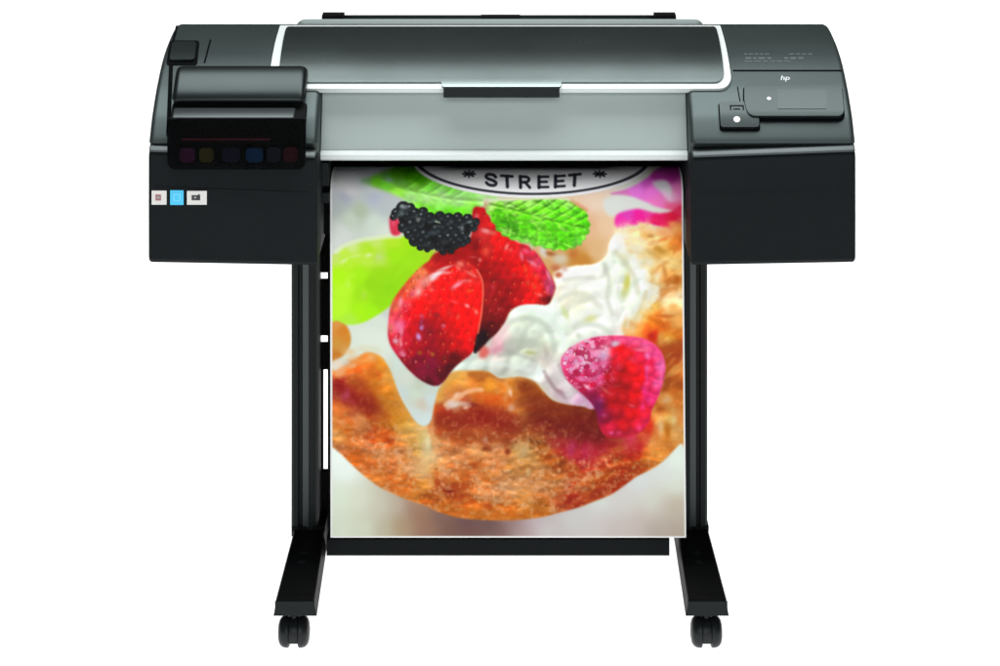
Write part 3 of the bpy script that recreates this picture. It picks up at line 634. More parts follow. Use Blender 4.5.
    ps = ps*(1-soft_)+np.clip(blur(ps, 4.5)*1.0+edge_*(1-np.abs(2*blur(ps, 4.5)-1)), 0, 1)*soft_
    pf = field([(338, 374, 226, 120, 60), (350, 368, 214, 84, 10), (366, 362, 222, 104, 20), (380, 362, 220, 136, 30), (372, 372, 212, 84, 0), (390, 378, 206, 128, 36), (355, 382, 180, 70, 10), (338, 384, 150, 14, 6), (346, 394, 150, 30, 30), (356, 396, 150, 26, 4), (366, 402, 132, 24, 0),
        (376, 390, 180, 84, 0), (386, 396, 190, 106, 10), (396, 406, 190, 112, 20), (372, 414, 152, 54, 0), (385, 420, 176, 94, 6), (400, 424, 184, 124, 30), (412, 430, 196, 150, 76), (424, 436, 196, 164, 96), (340, 410, 196, 96, 34), (352, 412, 180, 82, 40), (362, 424, 190, 110, 60), (345, 430, 200, 96, 20), (340, 436, 212, 140, 70),
        (375, 436, 180, 66, 16), (388, 440, 176, 60, 0), (345, 446, 200, 110, 60), (365, 448, 196, 110, 60), (356, 458, 196, 90, 14), (370, 466, 200, 100, 40), (380, 452, 202, 124, 76), (390, 466, 190, 92, 36), (400, 456, 204, 120, 66), (378, 476, 206, 120, 50), (395, 480, 196, 90, 20), (408, 484, 190, 84, 10), (405, 468, 206, 140, 90),
        (420, 470, 210, 150, 90), (418, 448, 206, 156, 80), (430, 452, 206, 168, 120), (427, 440, 214, 196, 140), (424, 484, 196, 120, 40), (426, 498, 190, 86, 10), (412, 496, 200, 120, 40), (438, 488, 150, 44, 0), (448, 492, 146, 34, 0), (458, 494, 158, 50, 0), (440, 503, 176, 74, 4), (455, 508, 170, 70, 6), (470, 504, 176, 70, 0), (436, 506, 180, 90, 30),
        (440, 392, 206, 150, 70), (446, 382, 204, 136, 48), (460, 378, 206, 140, 56), (452, 396, 206, 120, 60), (480, 378, 176, 90, 20), (500, 376, 186, 110, 36), (490, 384, 206, 130, 30), (475, 390, 214, 124, 50), (465, 400, 196, 90, 50), (455, 404, 206, 170, 140), (480, 398, 210, 96, 10), (495, 398, 206, 84, 4), (508, 402, 206, 96, 20), (500, 388, 206, 110, 30),
        (437, 414, 210, 86, 20), (436, 428, 206, 90, 30), (446, 414, 156, 30, 0), (455, 422, 140, 26, 4), (470, 418, 150, 28, 0), (485, 418, 140, 8, 0), (500, 422, 150, 30, 6), (510, 418, 150, 50, 20), (450, 432, 154, 50, 4), (470, 434, 156, 58, 10), (490, 434, 150, 66, 30), (508, 434, 150, 66, 30),
        (445, 446, 196, 120, 70), (460, 456, 190, 110, 62), (480, 450, 196, 126, 76), (500, 456, 190, 116, 70), (475, 464, 186, 88, 24), (450, 472, 196, 106, 50), (470, 478, 186, 86, 24), (490, 480, 190, 96, 30), (495, 468, 186, 100, 50), (505, 488, 190, 130, 90), (485, 496, 194, 120, 74), (500, 500, 190, 120, 70), (485, 508, 176, 66, 4), (505, 508, 184, 76, 0), (480, 514, 186, 100, 16), (505, 515, 186, 96, 16),
        (515, 392, 214, 140, 50), (522, 384, 160, 76, 4), (535, 390, 146, 76, 4), (528, 400, 150, 80, 10), (545, 402, 140, 66, 0), (520, 408, 176, 100, 40), (512, 396, 220, 130, 40), (535, 415, 136, 56, 10), (515, 424, 150, 70, 30), (550, 412, 130, 50, 0), (565, 410, 122, 44, 2), (580, 410, 116, 30, 0), (545, 424, 116, 14, 0), (560, 428, 112, 10, 4), (575, 425, 104, 6, 0), (590, 425, 96, 2, 0),
        (525, 436, 146, 76, 30), (540, 440, 140, 70, 14), (555, 440, 124, 30, 16), (572, 444, 150, 16, 40), (585, 440, 130, 6, 20), (600, 440, 110, 6, 10), (522, 448, 176, 136, 80), (530, 460, 176, 126, 70), (545, 456, 140, 58, 0), (556, 464, 140, 54, 4), (515, 468, 176, 116, 60), (540, 472, 176, 110, 56), (530, 484, 180, 116, 70), (555, 480, 180, 104, 46), (545, 492, 184, 106, 56), (522, 500, 190, 120, 60), (512, 510, 196, 90, 4), (525, 512, 190, 110, 26), (545, 508, 170, 90, 14), (560, 506, 176, 84, 40),
        (575, 472, 180, 70, 20), (585, 482, 176, 56, 10), (575, 490, 176, 56, 24), (572, 500, 146, 24, 0), (588, 494, 160, 60, 20), (600, 486, 160, 50, 0), (580, 460, 170, 20, 40), (592, 452, 170, 20, 50), (604, 462, 170, 40, 20), (610, 475, 160, 60, 4), (620, 462, 150, 50, 4), (625, 474, 156, 36, 0), (634, 468, 170, 60, 0), (615, 484, 146, 30, 0), (636, 452, 150, 14, 0), (628, 446, 150, 30, 20), (610, 448, 150, 20, 20),
        (645, 448, 190, 80, 20), (655, 446, 206, 130, 60), (648, 460, 190, 100, 30), (660, 456, 196, 120, 40), (670, 446, 190, 110, 36), (648, 428, 206, 40, 10), (656, 430, 216, 120, 60), (660, 420, 214, 156, 90), (668, 428, 196, 120, 26), (678, 432, 206, 150, 86), (672, 418, 206, 160, 90), (682, 420, 190, 120, 60), (665, 400, 176, 110, 50), (660, 408, 150, 66, 10), (668, 396, 190, 130, 70), (676, 388, 176, 86, 10), (665, 385, 146, 56, 4), (680, 400, 186, 100, 30), (680, 376, 190, 90, 10),
        (668, 360, 156, 60, 10), (676, 352, 150, 54, 10), (672, 340, 200, 140, 50), (660, 345, 160, 50, 4), (655, 335, 196, 30, 0), (648, 332, 220, 90, 20), (640, 330, 226, 150, 70), (680, 335, 206, 110, 20), (665, 325, 206, 84, 0), (655, 322, 226, 120, 20), (680, 320, 216, 156, 90), (645, 315, 226, 176, 90), (664, 314, 222, 120, 40), (676, 308, 214, 156, 90), (655, 303, 230, 184, 84), (668, 300, 240, 216, 176), (680, 300, 240, 220, 186), (650, 310, 236, 196, 110),
        (678, 280, 190, 100, 20), (682, 270, 226, 180, 110), (666, 275, 218, 150, 76), (656, 276, 226, 186, 116), (672, 262, 230, 196, 130), (662, 252, 206, 148, 56), (672, 247, 228, 160, 70), (680, 242, 230, 120, 40), (655, 242, 244, 216, 164), (642, 246, 240, 220, 180), (650, 236, 226, 160, 90), (635, 236, 244, 216, 176), (625, 232, 248, 226, 196), (650, 228, 250, 206, 160), (668, 232, 240, 150, 96), (664, 290, 224, 170, 110), (676, 292, 238, 210, 176), (650, 262, 232, 206, 150)], 4.2, 2.6, 9)
    pf = np.stack([blur(pf[..., k], .9) for k in range(3)], -1)
    n1 = noise(15, 31, 4, 1.1, .9, .5); n2 = noise(7, 32, 3, 1.3, .8, .35); n3 = noise(4.2, 33, 2)
    low = sm(Y, 405, 450)
    tex = pf*(0.93+.12*n1+.08*n2)[..., None]
    put(tex, ps)
    rough = ps*(.35+.65*low)*(1-sm(X, 545, 600)*.6*(Y < 455))
    curve = np.arctan2(Y-330, X-505)                              # the crust runs round the bowl
    n4 = noise(13, 40, 4, 1.9, .62, .0); n5 = noise(13, 41, 4, 1.9, .62, .75); n6 = noise(13, 42, 4, 1.9, .62, -.75)
    wl_ = sm(X, 400, 450); wr_ = sm(X, 540, 610); nr = n5*(1-wl_)+n4*wl_*(1-wr_)+n6*wr_
    put((206, 146, 92), blur(rough*sm(nr*.75+n2*.35, .52, .92), .8)*.40)
    put((128, 50, 6), blur(rough*sm((1-nr)*.75+noise(6, 44, 3)*.35, .60, .95), 1.0)*.26)
    put((226, 136, 44), blur(ps*sm(noise(9, 45, 3, 2.0, .7, -.4), .58, .92), .7)*.26)
    put((226, 176, 140), blur(rough*sm(noise(4.4, 46, 2), .70, .95), .5)*.42)
    ur = sm(X, 640, 660)*ps*(1-sm(Y, 400, 430))
    put((244, 206, 150), blur(ur*sm(noise(9, 47, 3, 2.0, .8, -.7), .55, .85), .8)*.34)
    put((176, 74, 8), blur(ur*sm(noise(10, 48, 3, 2.0, .8, -.5), .62, .88), .8)*.36)
    put((184, 96, 16), ps*sm(Y, 504, 512)*(1-sm(X, 525, 570))*.35)
    hp_ = blur(noise(9, 50, 3, 1.4, .8, .2), .9); relief(hp_, 1.7, rough*.65, -.4, -.9, .65, 1.35)
    hb_ = blur(noise(24, 51, 2, 1.5, .8, .2), 1.5); relief(hb_, 5.0, ps*.25, -.4, -.9, .72, 1.3)
    img = img*(1-ps[..., None])+np.clip(img*np.array([1.07, 1.09, 1.02], np.float32), 0, 1)*ps[..., None]
    rimm = np.clip(blur(ps, 2.2)*0+ps-np.roll(ps, int(3*PS), 0), 0, 1)
    put((236, 178, 96), blur(rimm, 1.0)*.55*(X < 545)*(Y > 340))
    rg = np.random.RandomState(9)
    for _ in range(90):                                        # flaky crumbs and glaze sparks
        x, y = rg.uniform(336, 684), rg.uniform(440, 512); t = rg.rand()
        dot(x, y, rg.uniform(.8, 2.6), rg.uniform(.7, 1.5), (232, 186, 146) if t < .6 else (112, 40, 6), rg.uniform(.2, .5), rg.uniform(-40, 40), 1.2, rough)
    for p, w, c, a in [([(442, 419), (458, 421), (478, 417), (496, 421), (510, 426)], 15, (132, 20, 2), .72), ([(440, 432), (470, 436), (505, 438)], 10, (150, 58, 14), .5), ([(334, 388), (346, 394), (358, 400), (370, 408)], 11, (136, 18, 6), .62), ([(358, 384), (374, 398), (382, 416)], 9, (160, 56, 2), .45),
        ([(422, 430), (428, 446), (424, 468)], 8, (214, 190, 136), .55), ([(409, 452), (418, 468), (430, 478)], 6, (216, 160, 104), .4), ([(433, 400), (431.5, 418), (433, 436), (437, 452)], 3.4, (228, 158, 96), .7), ([(528, 391), (548, 405), (574, 412), (598, 420)], 15, (112, 24, 0), .55), ([(540, 424), (566, 430), (592, 432)], 16, (100, 8, 2), .5),
        ([(446, 405), (456, 398), (468, 392), (482, 390)], 2.6, (246, 196, 150), .75), ([(448, 408), (458, 404), (470, 405)], 3, (232, 214, 204), .6), ([(478, 396), (494, 400), (508, 398)], 5, (206, 72, 2), .5), ([(470, 374), (488, 374), (504, 380)], 3, (170, 86, 24), .6), ([(505, 382), (509, 390), (506, 400)], 3, (228, 156, 80), .6), ([(440, 392), (447, 381), (458, 375)], 4, (218, 168, 84), .6),
        ([(338, 374), (348, 367), (360, 361), (374, 360)], 4, (240, 170, 90), .55), ([(388, 372), (394, 388), (402, 404), (412, 420)], 4, (212, 150, 60), .5), ([(372, 378), (384, 400), (400, 420)], 7, (194, 116, 16), .45), ([(600, 494), (622, 480), (640, 468)], 9, (150, 40, 2), .5), ([(560, 506), (584, 499), (606, 490)], 5, (150, 34, 6), .45), ([(440, 506), (470, 513), (510, 515), (545, 511)], 5, (186, 92, 10), .6),
        ([(346, 444), (366, 462), (386, 478), (410, 494)], 7, (196, 92, 22), .45), ([(660, 350), (672, 348), (682, 342)], 7, (160, 54, 4), .5), ([(664, 386), (672, 380), (682, 384)], 7, (150, 60, 6), .5), ([(560, 446), (580, 452), (600, 448)], 10, (170, 16, 46), .5), ([(648, 436), (642, 446), (628, 448)], 5, (206, 46, 60), .5)]:
        stroke(p, w, c, a, w*.95, ps)
    put((222, 172, 128), blur(rough*sm(noise(3.8, 52, 2), .60, .9), .5)*.36)
    for (x, y, rx, ry, r, c, a) in [(346, 395, 4, 6, 30, (182, 62, 92), .8), (352, 402, 5, 3, 30, (176, 50, 60), .6), (340, 387, 5, 4, 20, (140, 0, 10), .7), (453, 404, 6, 3.4, 0, (222, 206, 200), .85), (462, 397, 9, 1.6, -40, (236, 176, 126), .8), (472, 391, 8, 1.6, -20, (240, 166, 110), .7),
        (474, 405, 6, 2, 10, (120, 20, 10), .6), (466, 408, 3, 2, 0, (236, 190, 160), .8), (511, 393, 2, 4, -10, (246, 206, 176), .9), (512, 408, 4, 4, 0, (226, 176, 150), .8), (457, 395, 4, 2, -30, (240, 196, 166), .8), (486, 440, 2.5, 4, 0, (196, 150, 130), .6), (447, 391, 3, 3, 0, (226, 140, 60), .7),
        (486, 449, 5, 2.4, 0, (130, 40, 0), .8), (508, 452, 3, 4, 10, (120, 26, 0), .8), (475, 466, 5, 4, 0, (170, 60, 0), .6), (524, 452, 4, 7, 10, (196, 160, 110), .7), (529, 472, 3, 4, 0, (206, 170, 110), .7), (540, 410, 30, 9, 18, (120, 26, 0), .35), (572, 450, 4, 9, 10, (176, 40, 84), .8), (586, 450, 5, 8, 10, (184, 30, 70), .7), (595, 456, 6, 7, 0, (186, 36, 50), .6),
        (632, 438, 7, 8, 0, (216, 50, 90), .8), (640, 446, 4, 6, 0, (190, 20, 30), .7), (650, 424, 4, 8, 0, (226, 40, 10), .85), (574, 497, 6, 3, -10, (150, 20, 0), .7), (668, 400, 5, 3, -20, (216, 170, 120), .8), (662, 428, 3, 9, 0, (226, 186, 130), .8), (675, 420, 3, 5, 10, (222, 196, 130), .8), (669, 432, 3, 7, 0, (176, 90, 4), .7),
        (666, 316, 9, 2, 3, (200, 90, 20), .7), (660, 322, 10, 2.6, 25, (210, 100, 10), .7), (662, 338, 3, 7, 0, (216, 160, 70), .8), (653, 336, 5, 4, 20, (190, 20, 0), .6), (663, 250, 6, 3, 25, (196, 136, 40), .8), (667, 272, 2.5, 9, -12, (212, 130, 56), .8), (679, 279, 3.4, 4, 0, (184, 92, 10), .85), (653, 236, 4, 2, 0, (206, 140, 70), .8), (676, 247, 6, 2.4, -5, (226, 140, 46), .7), (655, 276, 3, 8, -10, (226, 180, 104), .7), (658, 303, 6, 3, 0, (236, 190, 90), .7), (428, 444, 3, 7, 0, (232, 222, 176), .7), (421, 441, 2, 6, 10, (196, 176, 96), .7)]:
        dot(x, y, rx, ry, c, a, r, 1.2, ps)
    for (x, y, rx, ry, c, a) in [(626, 236, 6, 4, (250, 246, 232), .7), (640, 248, 6, 4, (246, 240, 220), .6), (652, 262, 5, 5, (240, 240, 226), .6), (660, 276, 4, 6, (238, 240, 228), .55), (656, 292, 5, 5, (240, 236, 214), .6), (648, 304, 5, 5, (244, 232, 200), .6), (640, 318, 4, 5, (240, 224, 186), .5), (634, 330, 4, 4, (240, 220, 180), .5), (644, 240, 8, 3, (250, 226, 190), .5), (662, 262, 5, 3, (244, 214, 160), .5)]:
        dot(x, y, rx, ry, c, a, rg.uniform(-40, 40), 1.1)
    # rim crumbs, left fold of pastry and the pale bits beside it
    put(field([(337, 325, 222, 150, 70), (343, 330, 216, 130, 30), (348, 338, 216, 140, 40), (337, 345, 212, 150, 60), (344, 350, 214, 156, 76), (337, 355, 200, 120, 30)], 3.5), poly([(328, 319), (342, 321), (348, 328), (351, 338), (349, 348), (343, 356), (334, 361), (328, 362)], 1.0))
    for (x, y, rx, ry, r, c, a) in [(339, 364, 8, 5, 0, (238, 218, 196), .9), (352, 358, 7, 3, -20, (232, 200, 160), .8), (350, 352, 6, 3, -10, (236, 196, 140), .7), (364, 349, 8, 4, 0, (222, 220, 186), .7), (345, 362, 5, 3, 10, (214, 216, 206), .7), (376, 350, 7, 4, 20, (218, 222, 190), .7), (340, 372, 5, 3, 0, (240, 170, 130), .6), (371, 357, 4, 3, 0, (244, 180, 110), .8), (353, 366, 4, 2.5, -20, (240, 180, 130), .7)]:
        dot(x, y, rx, ry, c, a, r, 1.2)
    wm = poly([(393, 352), (400, 358), (410, 369), (422, 380), (436, 386), (437, 394), (434, 406), (431, 420), (424, 425), (416, 421), (408, 409), (401, 396), (396, 380)], .8)
    put(field([(396, 360, 208, 224, 214), (408, 380, 212, 220, 206), (416, 395, 206, 222, 200), (404, 392, 202, 216, 212), (422, 404, 208, 196, 178), (416, 414, 206, 220, 216), (426, 420, 210, 226, 224), (430, 400, 204, 220, 220), (428, 390, 200, 214, 204), (420, 385, 196, 206, 186)], 3.5), wm)

    # ---- green grape
    gm = poly([(326, 262), (334, 254), (342, 247), (356, 241), (374, 238), (396, 236), (412, 238), (420, 247), (432, 250), (442, 250), (436, 262), (422, 270), (410, 282), (400, 294), (394, 302), (388, 308), (376, 316), (362, 323), (348, 325), (338, 321), (326, 317)], 1.0)
    gp = field([(336, 258, 206, 236, 110), (350, 246, 216, 240, 150), (375, 242, 206, 240, 110), (395, 241, 190, 240, 40), (410, 242, 166, 240, 0), (345, 252, 200, 244, 70), (370, 250, 184, 240, 30), (395, 254, 164, 240, 0), (415, 256, 160, 232, 10), (430, 255, 168, 224, 20), (345, 262, 188, 244, 40), (368, 258, 196, 240, 70), (380, 258, 190, 230, 90),
        (340, 275, 180, 252, 0), (360, 275, 168, 244, 0), (380, 275, 156, 226, 0), (400, 272, 152, 224, 0), (372, 284, 150, 222, 0), (390, 288, 146, 222, 0), (345, 290, 190, 252, 40), (362, 294, 160, 232, 10), (380, 302, 150, 226, 0), (340, 308, 188, 252, 40), (360, 310, 172, 246, 0), (372, 312, 164, 244, 0), (350, 320, 176, 240, 60)], 3.6)
    put(gp, gm)
    for (x, y, rx, ry, r, c, a) in [(344, 261, 5, 2, -35, (222, 244, 166), .8), (356, 256, 6, 1.5, -12, (212, 244, 130), .7), (369, 255, 3.5, 2, -10, (222, 244, 160), .85), (379, 257, 3, 3, 0, (200, 226, 130), .8), (348, 284, 3, 4, 0, (196, 250, 90), .6), (364, 295, 3.5, 5, 0, (180, 226, 70), .7), (352, 276, 8, 3, -20, (190, 250, 60), .5), (404, 268, 4, 14, 45, (170, 240, 30), .4)]:
        dot(x, y, rx, ry, c, a, r, 1.2, gm)
    stroke([(336, 252), (346, 245), (362, 240), (384, 237), (400, 236)], 3.6, (232, 244, 206), .75, 2.0)
    put((222, 48, 78), poly([(390, 218), (396, 216), (401, 224), (401, 234), (392, 234)], 1.0)); dot(394, 223, 2, 4, (240, 100, 130), .6)

    # ---- rear strawberry
    s2 = poly([(474, 210), (482, 207), (488, 209), (491, 217), (498, 226), (508, 234), (518, 242), (530, 246), (540, 255), (548, 268), (554, 279), (557, 288), (553, 299), (548, 305), (534, 304), (520, 306), (511, 312), (506, 322), (498, 333), (489, 341), (478, 352), (470, 340), (474, 300), (470, 280), (440, 268), (430, 262), (440, 250), (470, 240)], .8)
    f2 = field([(482, 212, 206, 0, 12), (480, 222, 196, 10, 14), (492, 226, 226, 20, 20), (484, 234, 226, 40, 40), (500, 240, 250, 10, 10), (478, 246, 150, 0, 4), (488, 250, 226, 40, 30), (500, 255, 240, 4, 8), (515, 248, 246, 16, 24), (528, 252, 230, 30, 60), (538, 262, 232, 50, 80), (546, 272, 226, 20, 60), (552, 284, 206, 60, 100), (555, 294, 180, 60, 90),
        (525, 268, 252, 10, 6), (535, 280, 252, 20, 10), (540, 292, 250, 20, 14), (545, 300, 180, 4, 8), (550, 300, 110, 0, 6), (515, 265, 232, 0, 4), (505, 270, 196, 4, 10), (495, 268, 190, 8, 10), (485, 265, 170, 0, 4), (475, 258, 180, 10, 10), (465, 255, 170, 4, 4), (452, 256, 140, 0, 0), (442, 258, 150, 0, 4), (435, 262, 180, 30, 10), (455, 262, 196, 4, 4),
        (520, 285, 196, 4, 10), (508, 290, 150, 0, 6), (498, 282, 156, 6, 10), (490, 290, 170, 14, 20), (488, 276, 160, 0, 4), (530, 298, 240, 4, 6), (518, 300, 190, 0, 10), (505, 304, 140, 0, 6), (495, 305, 160, 10, 16), (488, 315, 130, 4, 10), (500, 318, 120, 0, 6), (508, 310, 150, 0, 6), (490, 328, 86, 0, 6), (484, 336, 40, 0, 10), (480, 345, 24, 0, 8), (496, 330, 90, 0, 8)], 4)
    put(f2*(.92+.14*noise(7, 71, 3))[..., None], s2)
    d2p = [(478+9.2*i+(4.6 if j % 2 else 0)+rg.uniform(-1.6, 1.6), 214+8.6*j+rg.uniform(-1.6, 1.6), rg.uniform(.7, 1.3)) for i in range(9) for j in range(15)]
    relief(dimples(d2p, 2.9), .38, s2, -.5, -.85, .6, 1.5); gloss(blur(dimples(d2p, 3.4), .4), .9, s2*.5*sm(X+Y*.3, 570, 600), 26, (250, 130, 130))
    for x, y, q in d2p: dot(x, y+.3, .9, 1.3, (226, 120, 60) if q > .95 else (150, 10, 16), .5*q, 20, 1.3, s2)
    for (x, y, rx, ry, r, c, a) in [(487, 231, 5, 2.6, 15, (246, 150, 150), .9), (494, 233, 4, 2.4, 20, (232, 110, 90), .7), (508, 247, 2, 4, 25, (250, 140, 130), .85), (512, 250, 2.5, 2.5, 0, (246, 90, 80), .7), (487, 252, 3, 4, 0, (232, 80, 60), .6), (481, 260, 2, 2.4, 0, (236, 120, 110), .8), (474, 257, 4, 1.2, 5, (206, 90, 90), .6), (478, 216, 2.6, 3, 0, (230, 110, 120), .7),
        (523, 256, 2, 5, -10, (246, 120, 140), .8), (528, 251, 4, 2, 25, (240, 90, 130), .8), (534, 263, 6, 2.2, 35, (246, 130, 150), .8), (531, 259, 3, 2, 30, (180, 30, 60), .7), (541, 262, 2.4, 4, -25, (226, 60, 100), .7), (550, 275, 2, 6, -20, (232, 150, 176), .8), (553, 288, 1.6, 5, -10, (170, 70, 120), .8), (549, 290, 2, 4, 0, (246, 90, 150), .6), (541, 295, 3.5, 2, 20, (250, 110, 100), .8), (538, 276, 2.6, 3, 0, (240, 70, 60), .6),
        (527, 270, 2, 3, 0, (236, 90, 40), .7), (529, 283, 1.8, 2.6, 0, (206, 70, 40), .8), (536, 287, 2.4, 2.4, 0, (226, 80, 30), .7), (515, 275, 2, 2, 0, (206, 50, 50), .6), (545, 300, 2.5, 2.5, 0, (110, 0, 0), .8), (550, 300, 2, 3, 0, (90, 0, 0), .8), (502, 309, 4, 1.6, 25, (180, 40, 50), .7), (494, 287, 2, 3, -20, (196, 60, 80), .6), (503, 281, 2.4, 1.6, 0, (150, 30, 30), .6), (497, 314, 2.2, 1.6, 0, (170, 40, 40), .6)]:
        dot(x, y, rx, ry, c, a, r, 1.3, s2)
    for _ in range(24):
        x, y = rg.uniform(482, 552), rg.uniform(225, 330)
        dot(x, y, rg.uniform(.8, 1.6), rg.uniform(.9, 2), (236, 90, 76) if rg.rand() < .7 else (150, 0, 14), rg.uniform(.2, .5), rg.uniform(0, 90), 1.3, s2)

    # ---- front strawberry
    s1 = poly([(391, 306), (396, 296), (406, 283), (420, 268), (432, 260), (446, 256), (460, 257), (472, 264), (480, 272), (484, 284), (484, 300), (482, 318), (479, 336), (476, 347), (471, 355), (463, 361), (456, 367), (450, 374), (445, 381), (438, 386), (430, 385), (419, 379), (408, 369), (399, 358), (391, 346), (388, 334), (389, 318)], .8)
    f1 = field([(412, 284, 226, 96, 50), (422, 272, 236, 120, 70), (430, 266, 200, 30, 20), (400, 296, 220, 60, 30), (396, 306, 212, 90, 60), (418, 290, 240, 110, 100), (425, 284, 236, 110, 100), (442, 260, 170, 4, 10), (455, 260, 170, 6, 12), (465, 266, 200, 30, 30), (455, 272, 250, 10, 6), (440, 280, 252, 6, 6), (430, 292, 250, 10, 10), (420, 302, 246, 4, 4), (445, 295, 252, 0, 4), (465, 275, 240, 24, 20), (475, 280, 226, 30, 24), (476, 292, 254, 10, 6), (462, 298, 250, 10, 10),
        (404, 306, 236, 60, 80), (398, 316, 232, 56, 76), (394, 328, 232, 90, 110), (400, 326, 236, 84, 130), (393, 340, 206, 20, 40), (398, 348, 206, 30, 60), (404, 336, 200, 10, 40), (410, 316, 232, 4, 16), (412, 330, 206, 0, 16), (408, 352, 176, 0, 20), (420, 312, 240, 2, 4), (425, 326, 150, 6, 30), (432, 334, 140, 6, 26), (420, 345, 170, 0, 20), (435, 320, 176, 6, 14), (445, 312, 226, 8, 8), (440, 335, 160, 4, 16), (450, 330, 206, 4, 6), (462, 318, 250, 4, 4), (472, 312, 255, 4, 4), (476, 326, 254, 2, 4), (466, 335, 244, 0, 4), (470, 348, 226, 0, 8),
        (455, 346, 200, 4, 8), (445, 346, 160, 4, 12), (430, 350, 140, 0, 24), (418, 360, 126, 0, 36), (432, 364, 126, 2, 44), (445, 360, 132, 0, 20), (455, 358, 90, 0, 8), (468, 357, 150, 0, 8), (425, 372, 130, 6, 46), (435, 378, 120, 0, 40), (430, 382, 70, 0, 16), (442, 376, 80, 0, 14), (408, 364, 120, 0, 24), (450, 368, 70, 0, 10)], 4)
    put(np.clip(f1*(1.0+.10*noise(6, 81, 3))[..., None], 0, 1), s1)
    for _ in range(40):
        x, y = rg.uniform(392, 482), rg.uniform(275, 380); t = rg.rand()
        dot(x, y, rg.uniform(.8, 1.7), rg.uniform(.9, 2), (240, 96, 84) if t < .5 else ((150, 0, 22) if t < .8 else (190, 90, 40)), rg.uniform(.15, .45), rg.uniform(0, 90), 1.3, s1)
    d1p = [(392+9.6*i+(4.8 if j % 2 else 0)+rg.uniform(-1.6, 1.6), 262+9.0*j+rg.uniform(-1.6, 1.6), rg.uniform(.7, 1.3)) for i in range(10) for j in range(14)]
    relief(dimples(d1p, 3.0), .36, s1, -.5, -.85, .6, 1.5); gloss(blur(dimples(d1p, 3.4), .4), .9, s1*.55*np.maximum(sm(-X, -416, -398), sm(-Y, -300, -276)), 22, (250, 150, 150))
    for x, y, q in d1p: dot(x, y+.3, .9, 1.35, (226, 130, 60) if q > 1.0 else (140, 0, 20), .5*q, 15, 1.3, s1)
    for (x, y, rx, ry, r, c, a) in [(438, 274, 9, 2.6, -22, (252, 236, 238), .95), (446, 268, 8, 1.5, -18, (244, 190, 190), .85), (434, 278, 5, 3, -30, (250, 226, 230), .9), (448, 273, 5, 1.6, -5, (250, 150, 150), .8), (426, 281, 6, 3, -35, (240, 150, 140), .7), (458, 285, 7, 2.4, -32, (250, 150, 170), .95), (466, 281, 6, 1.6, -5, (240, 110, 110), .7), (432, 290, 3, 2.4, 0, (250, 100, 90), .8), (461, 264, 4, 3, 20, (244, 130, 110), .85), (459, 268, 3.6, 1.6, 40, (246, 120, 110), .8), (472, 274, 7, 1.8, 28, (240, 110, 100), .85),
        (470, 291, 2.6, 2, 0, (246, 90, 20), .8), (418, 293, 4, 7, 25, (246, 140, 140), .5), (419, 292, 2, 3, 20, (250, 190, 190), .7), (409, 282, 2, 5, 30, (230, 70, 30), .6), (413, 294, 2.2, 4, 15, (214, 70, 120), .5), (401, 302, 2.5, 6, 10, (246, 150, 170), .8), (399, 326, 3.4, 5, 10, (240, 110, 150), .8), (402, 332, 1.8, 5, 0, (246, 150, 180), .7), (396, 341, 3.4, 3, 20, (232, 176, 190), .85), (401, 342, 1.8, 6, 0, (240, 150, 150), .7), (403, 354, 4, 3, 30, (232, 150, 180), .7), (391, 327, 2, 3, 0, (226, 120, 90), .8), (406, 312, 3, 6, 0, (206, 10, 40), .5),
        (419, 337, 2.6, 4, -20, (206, 150, 210), .95), (422, 328, 2.2, 2.6, 0, (190, 130, 190), .9), (422, 316, 3, 2, 0, (216, 90, 110), .7), (422, 322, 1.6, 6, 10, (160, 60, 110), .6), (444, 326, 2.4, 2.2, 0, (206, 80, 110), .9), (437, 315, 3, 2, 0, (140, 30, 40), .7), (459, 317, 2.2, 3.2, 20, (230, 70, 60), .8), (468, 306, 3, 2, 30, (250, 150, 150), .9), (477, 312, 2.2, 3, -20, (250, 130, 110), .85), (450, 313, 3, 3, 0, (226, 50, 40), .6), (455, 302, 4, 1.6, 20, (250, 100, 110), .6), (471, 340, 2.4, 2, 0, (250, 60, 60), .7),
        (420, 353, 2.6, 2.4, 0, (166, 84, 16), .85), (433, 354.5, 2.4, 2.2, 0, (172, 100, 24), .85), (445, 358, 1.8, 2, 0, (110, 50, 10), .7), (428, 366, 1.4, 3, 0, (110, 50, 40), .6), (453, 335, 2.2, 2.2, 0, (232, 40, 30), .6), (414, 345, 2, 4, 0, (186, 10, 30), .5)]:
        dot(x, y, rx, ry, c, a, r, 1.3, s1)
    for _ in range(70):
        x, y = rg.uniform(392, 480), rg.uniform(268, 362); e_ = np.clip((430-x)/50, 0, 1)*.6+np.clip((300-y)/50, 0, 1)*.5
        dot(x, y, rg.uniform(.6, 1.3), rg.uniform(.8, 1.8), (255, 196, 204), np.clip(.15+e_, 0, .75)*rg.uniform(.5, 1), rg.uniform(-40, 40), 1.4, s1)
    stroke([(478, 270), (483, 280), (484, 292), (482.5, 312), (479, 332), (477, 346)], 1.7, (236, 110, 84), .75, .8)
    stroke([(479, 336), (477, 346), (476, 352)], 3.0, (16, 0, 6), .8, 1.6)
    dot(484, 337, 5, 6, (22, 0, 10), .85, 30)
    put((226, 70, 60), poly([(480, 350), (486, 346), (490, 352), (486, 358), (480, 357)], 1.6)*.75)
    dot(497, 350, 7, 3.4, (214, 140, 160), .6, -20, 1.2)

    # ---- blackberry
    br = np.random.RandomState(4)
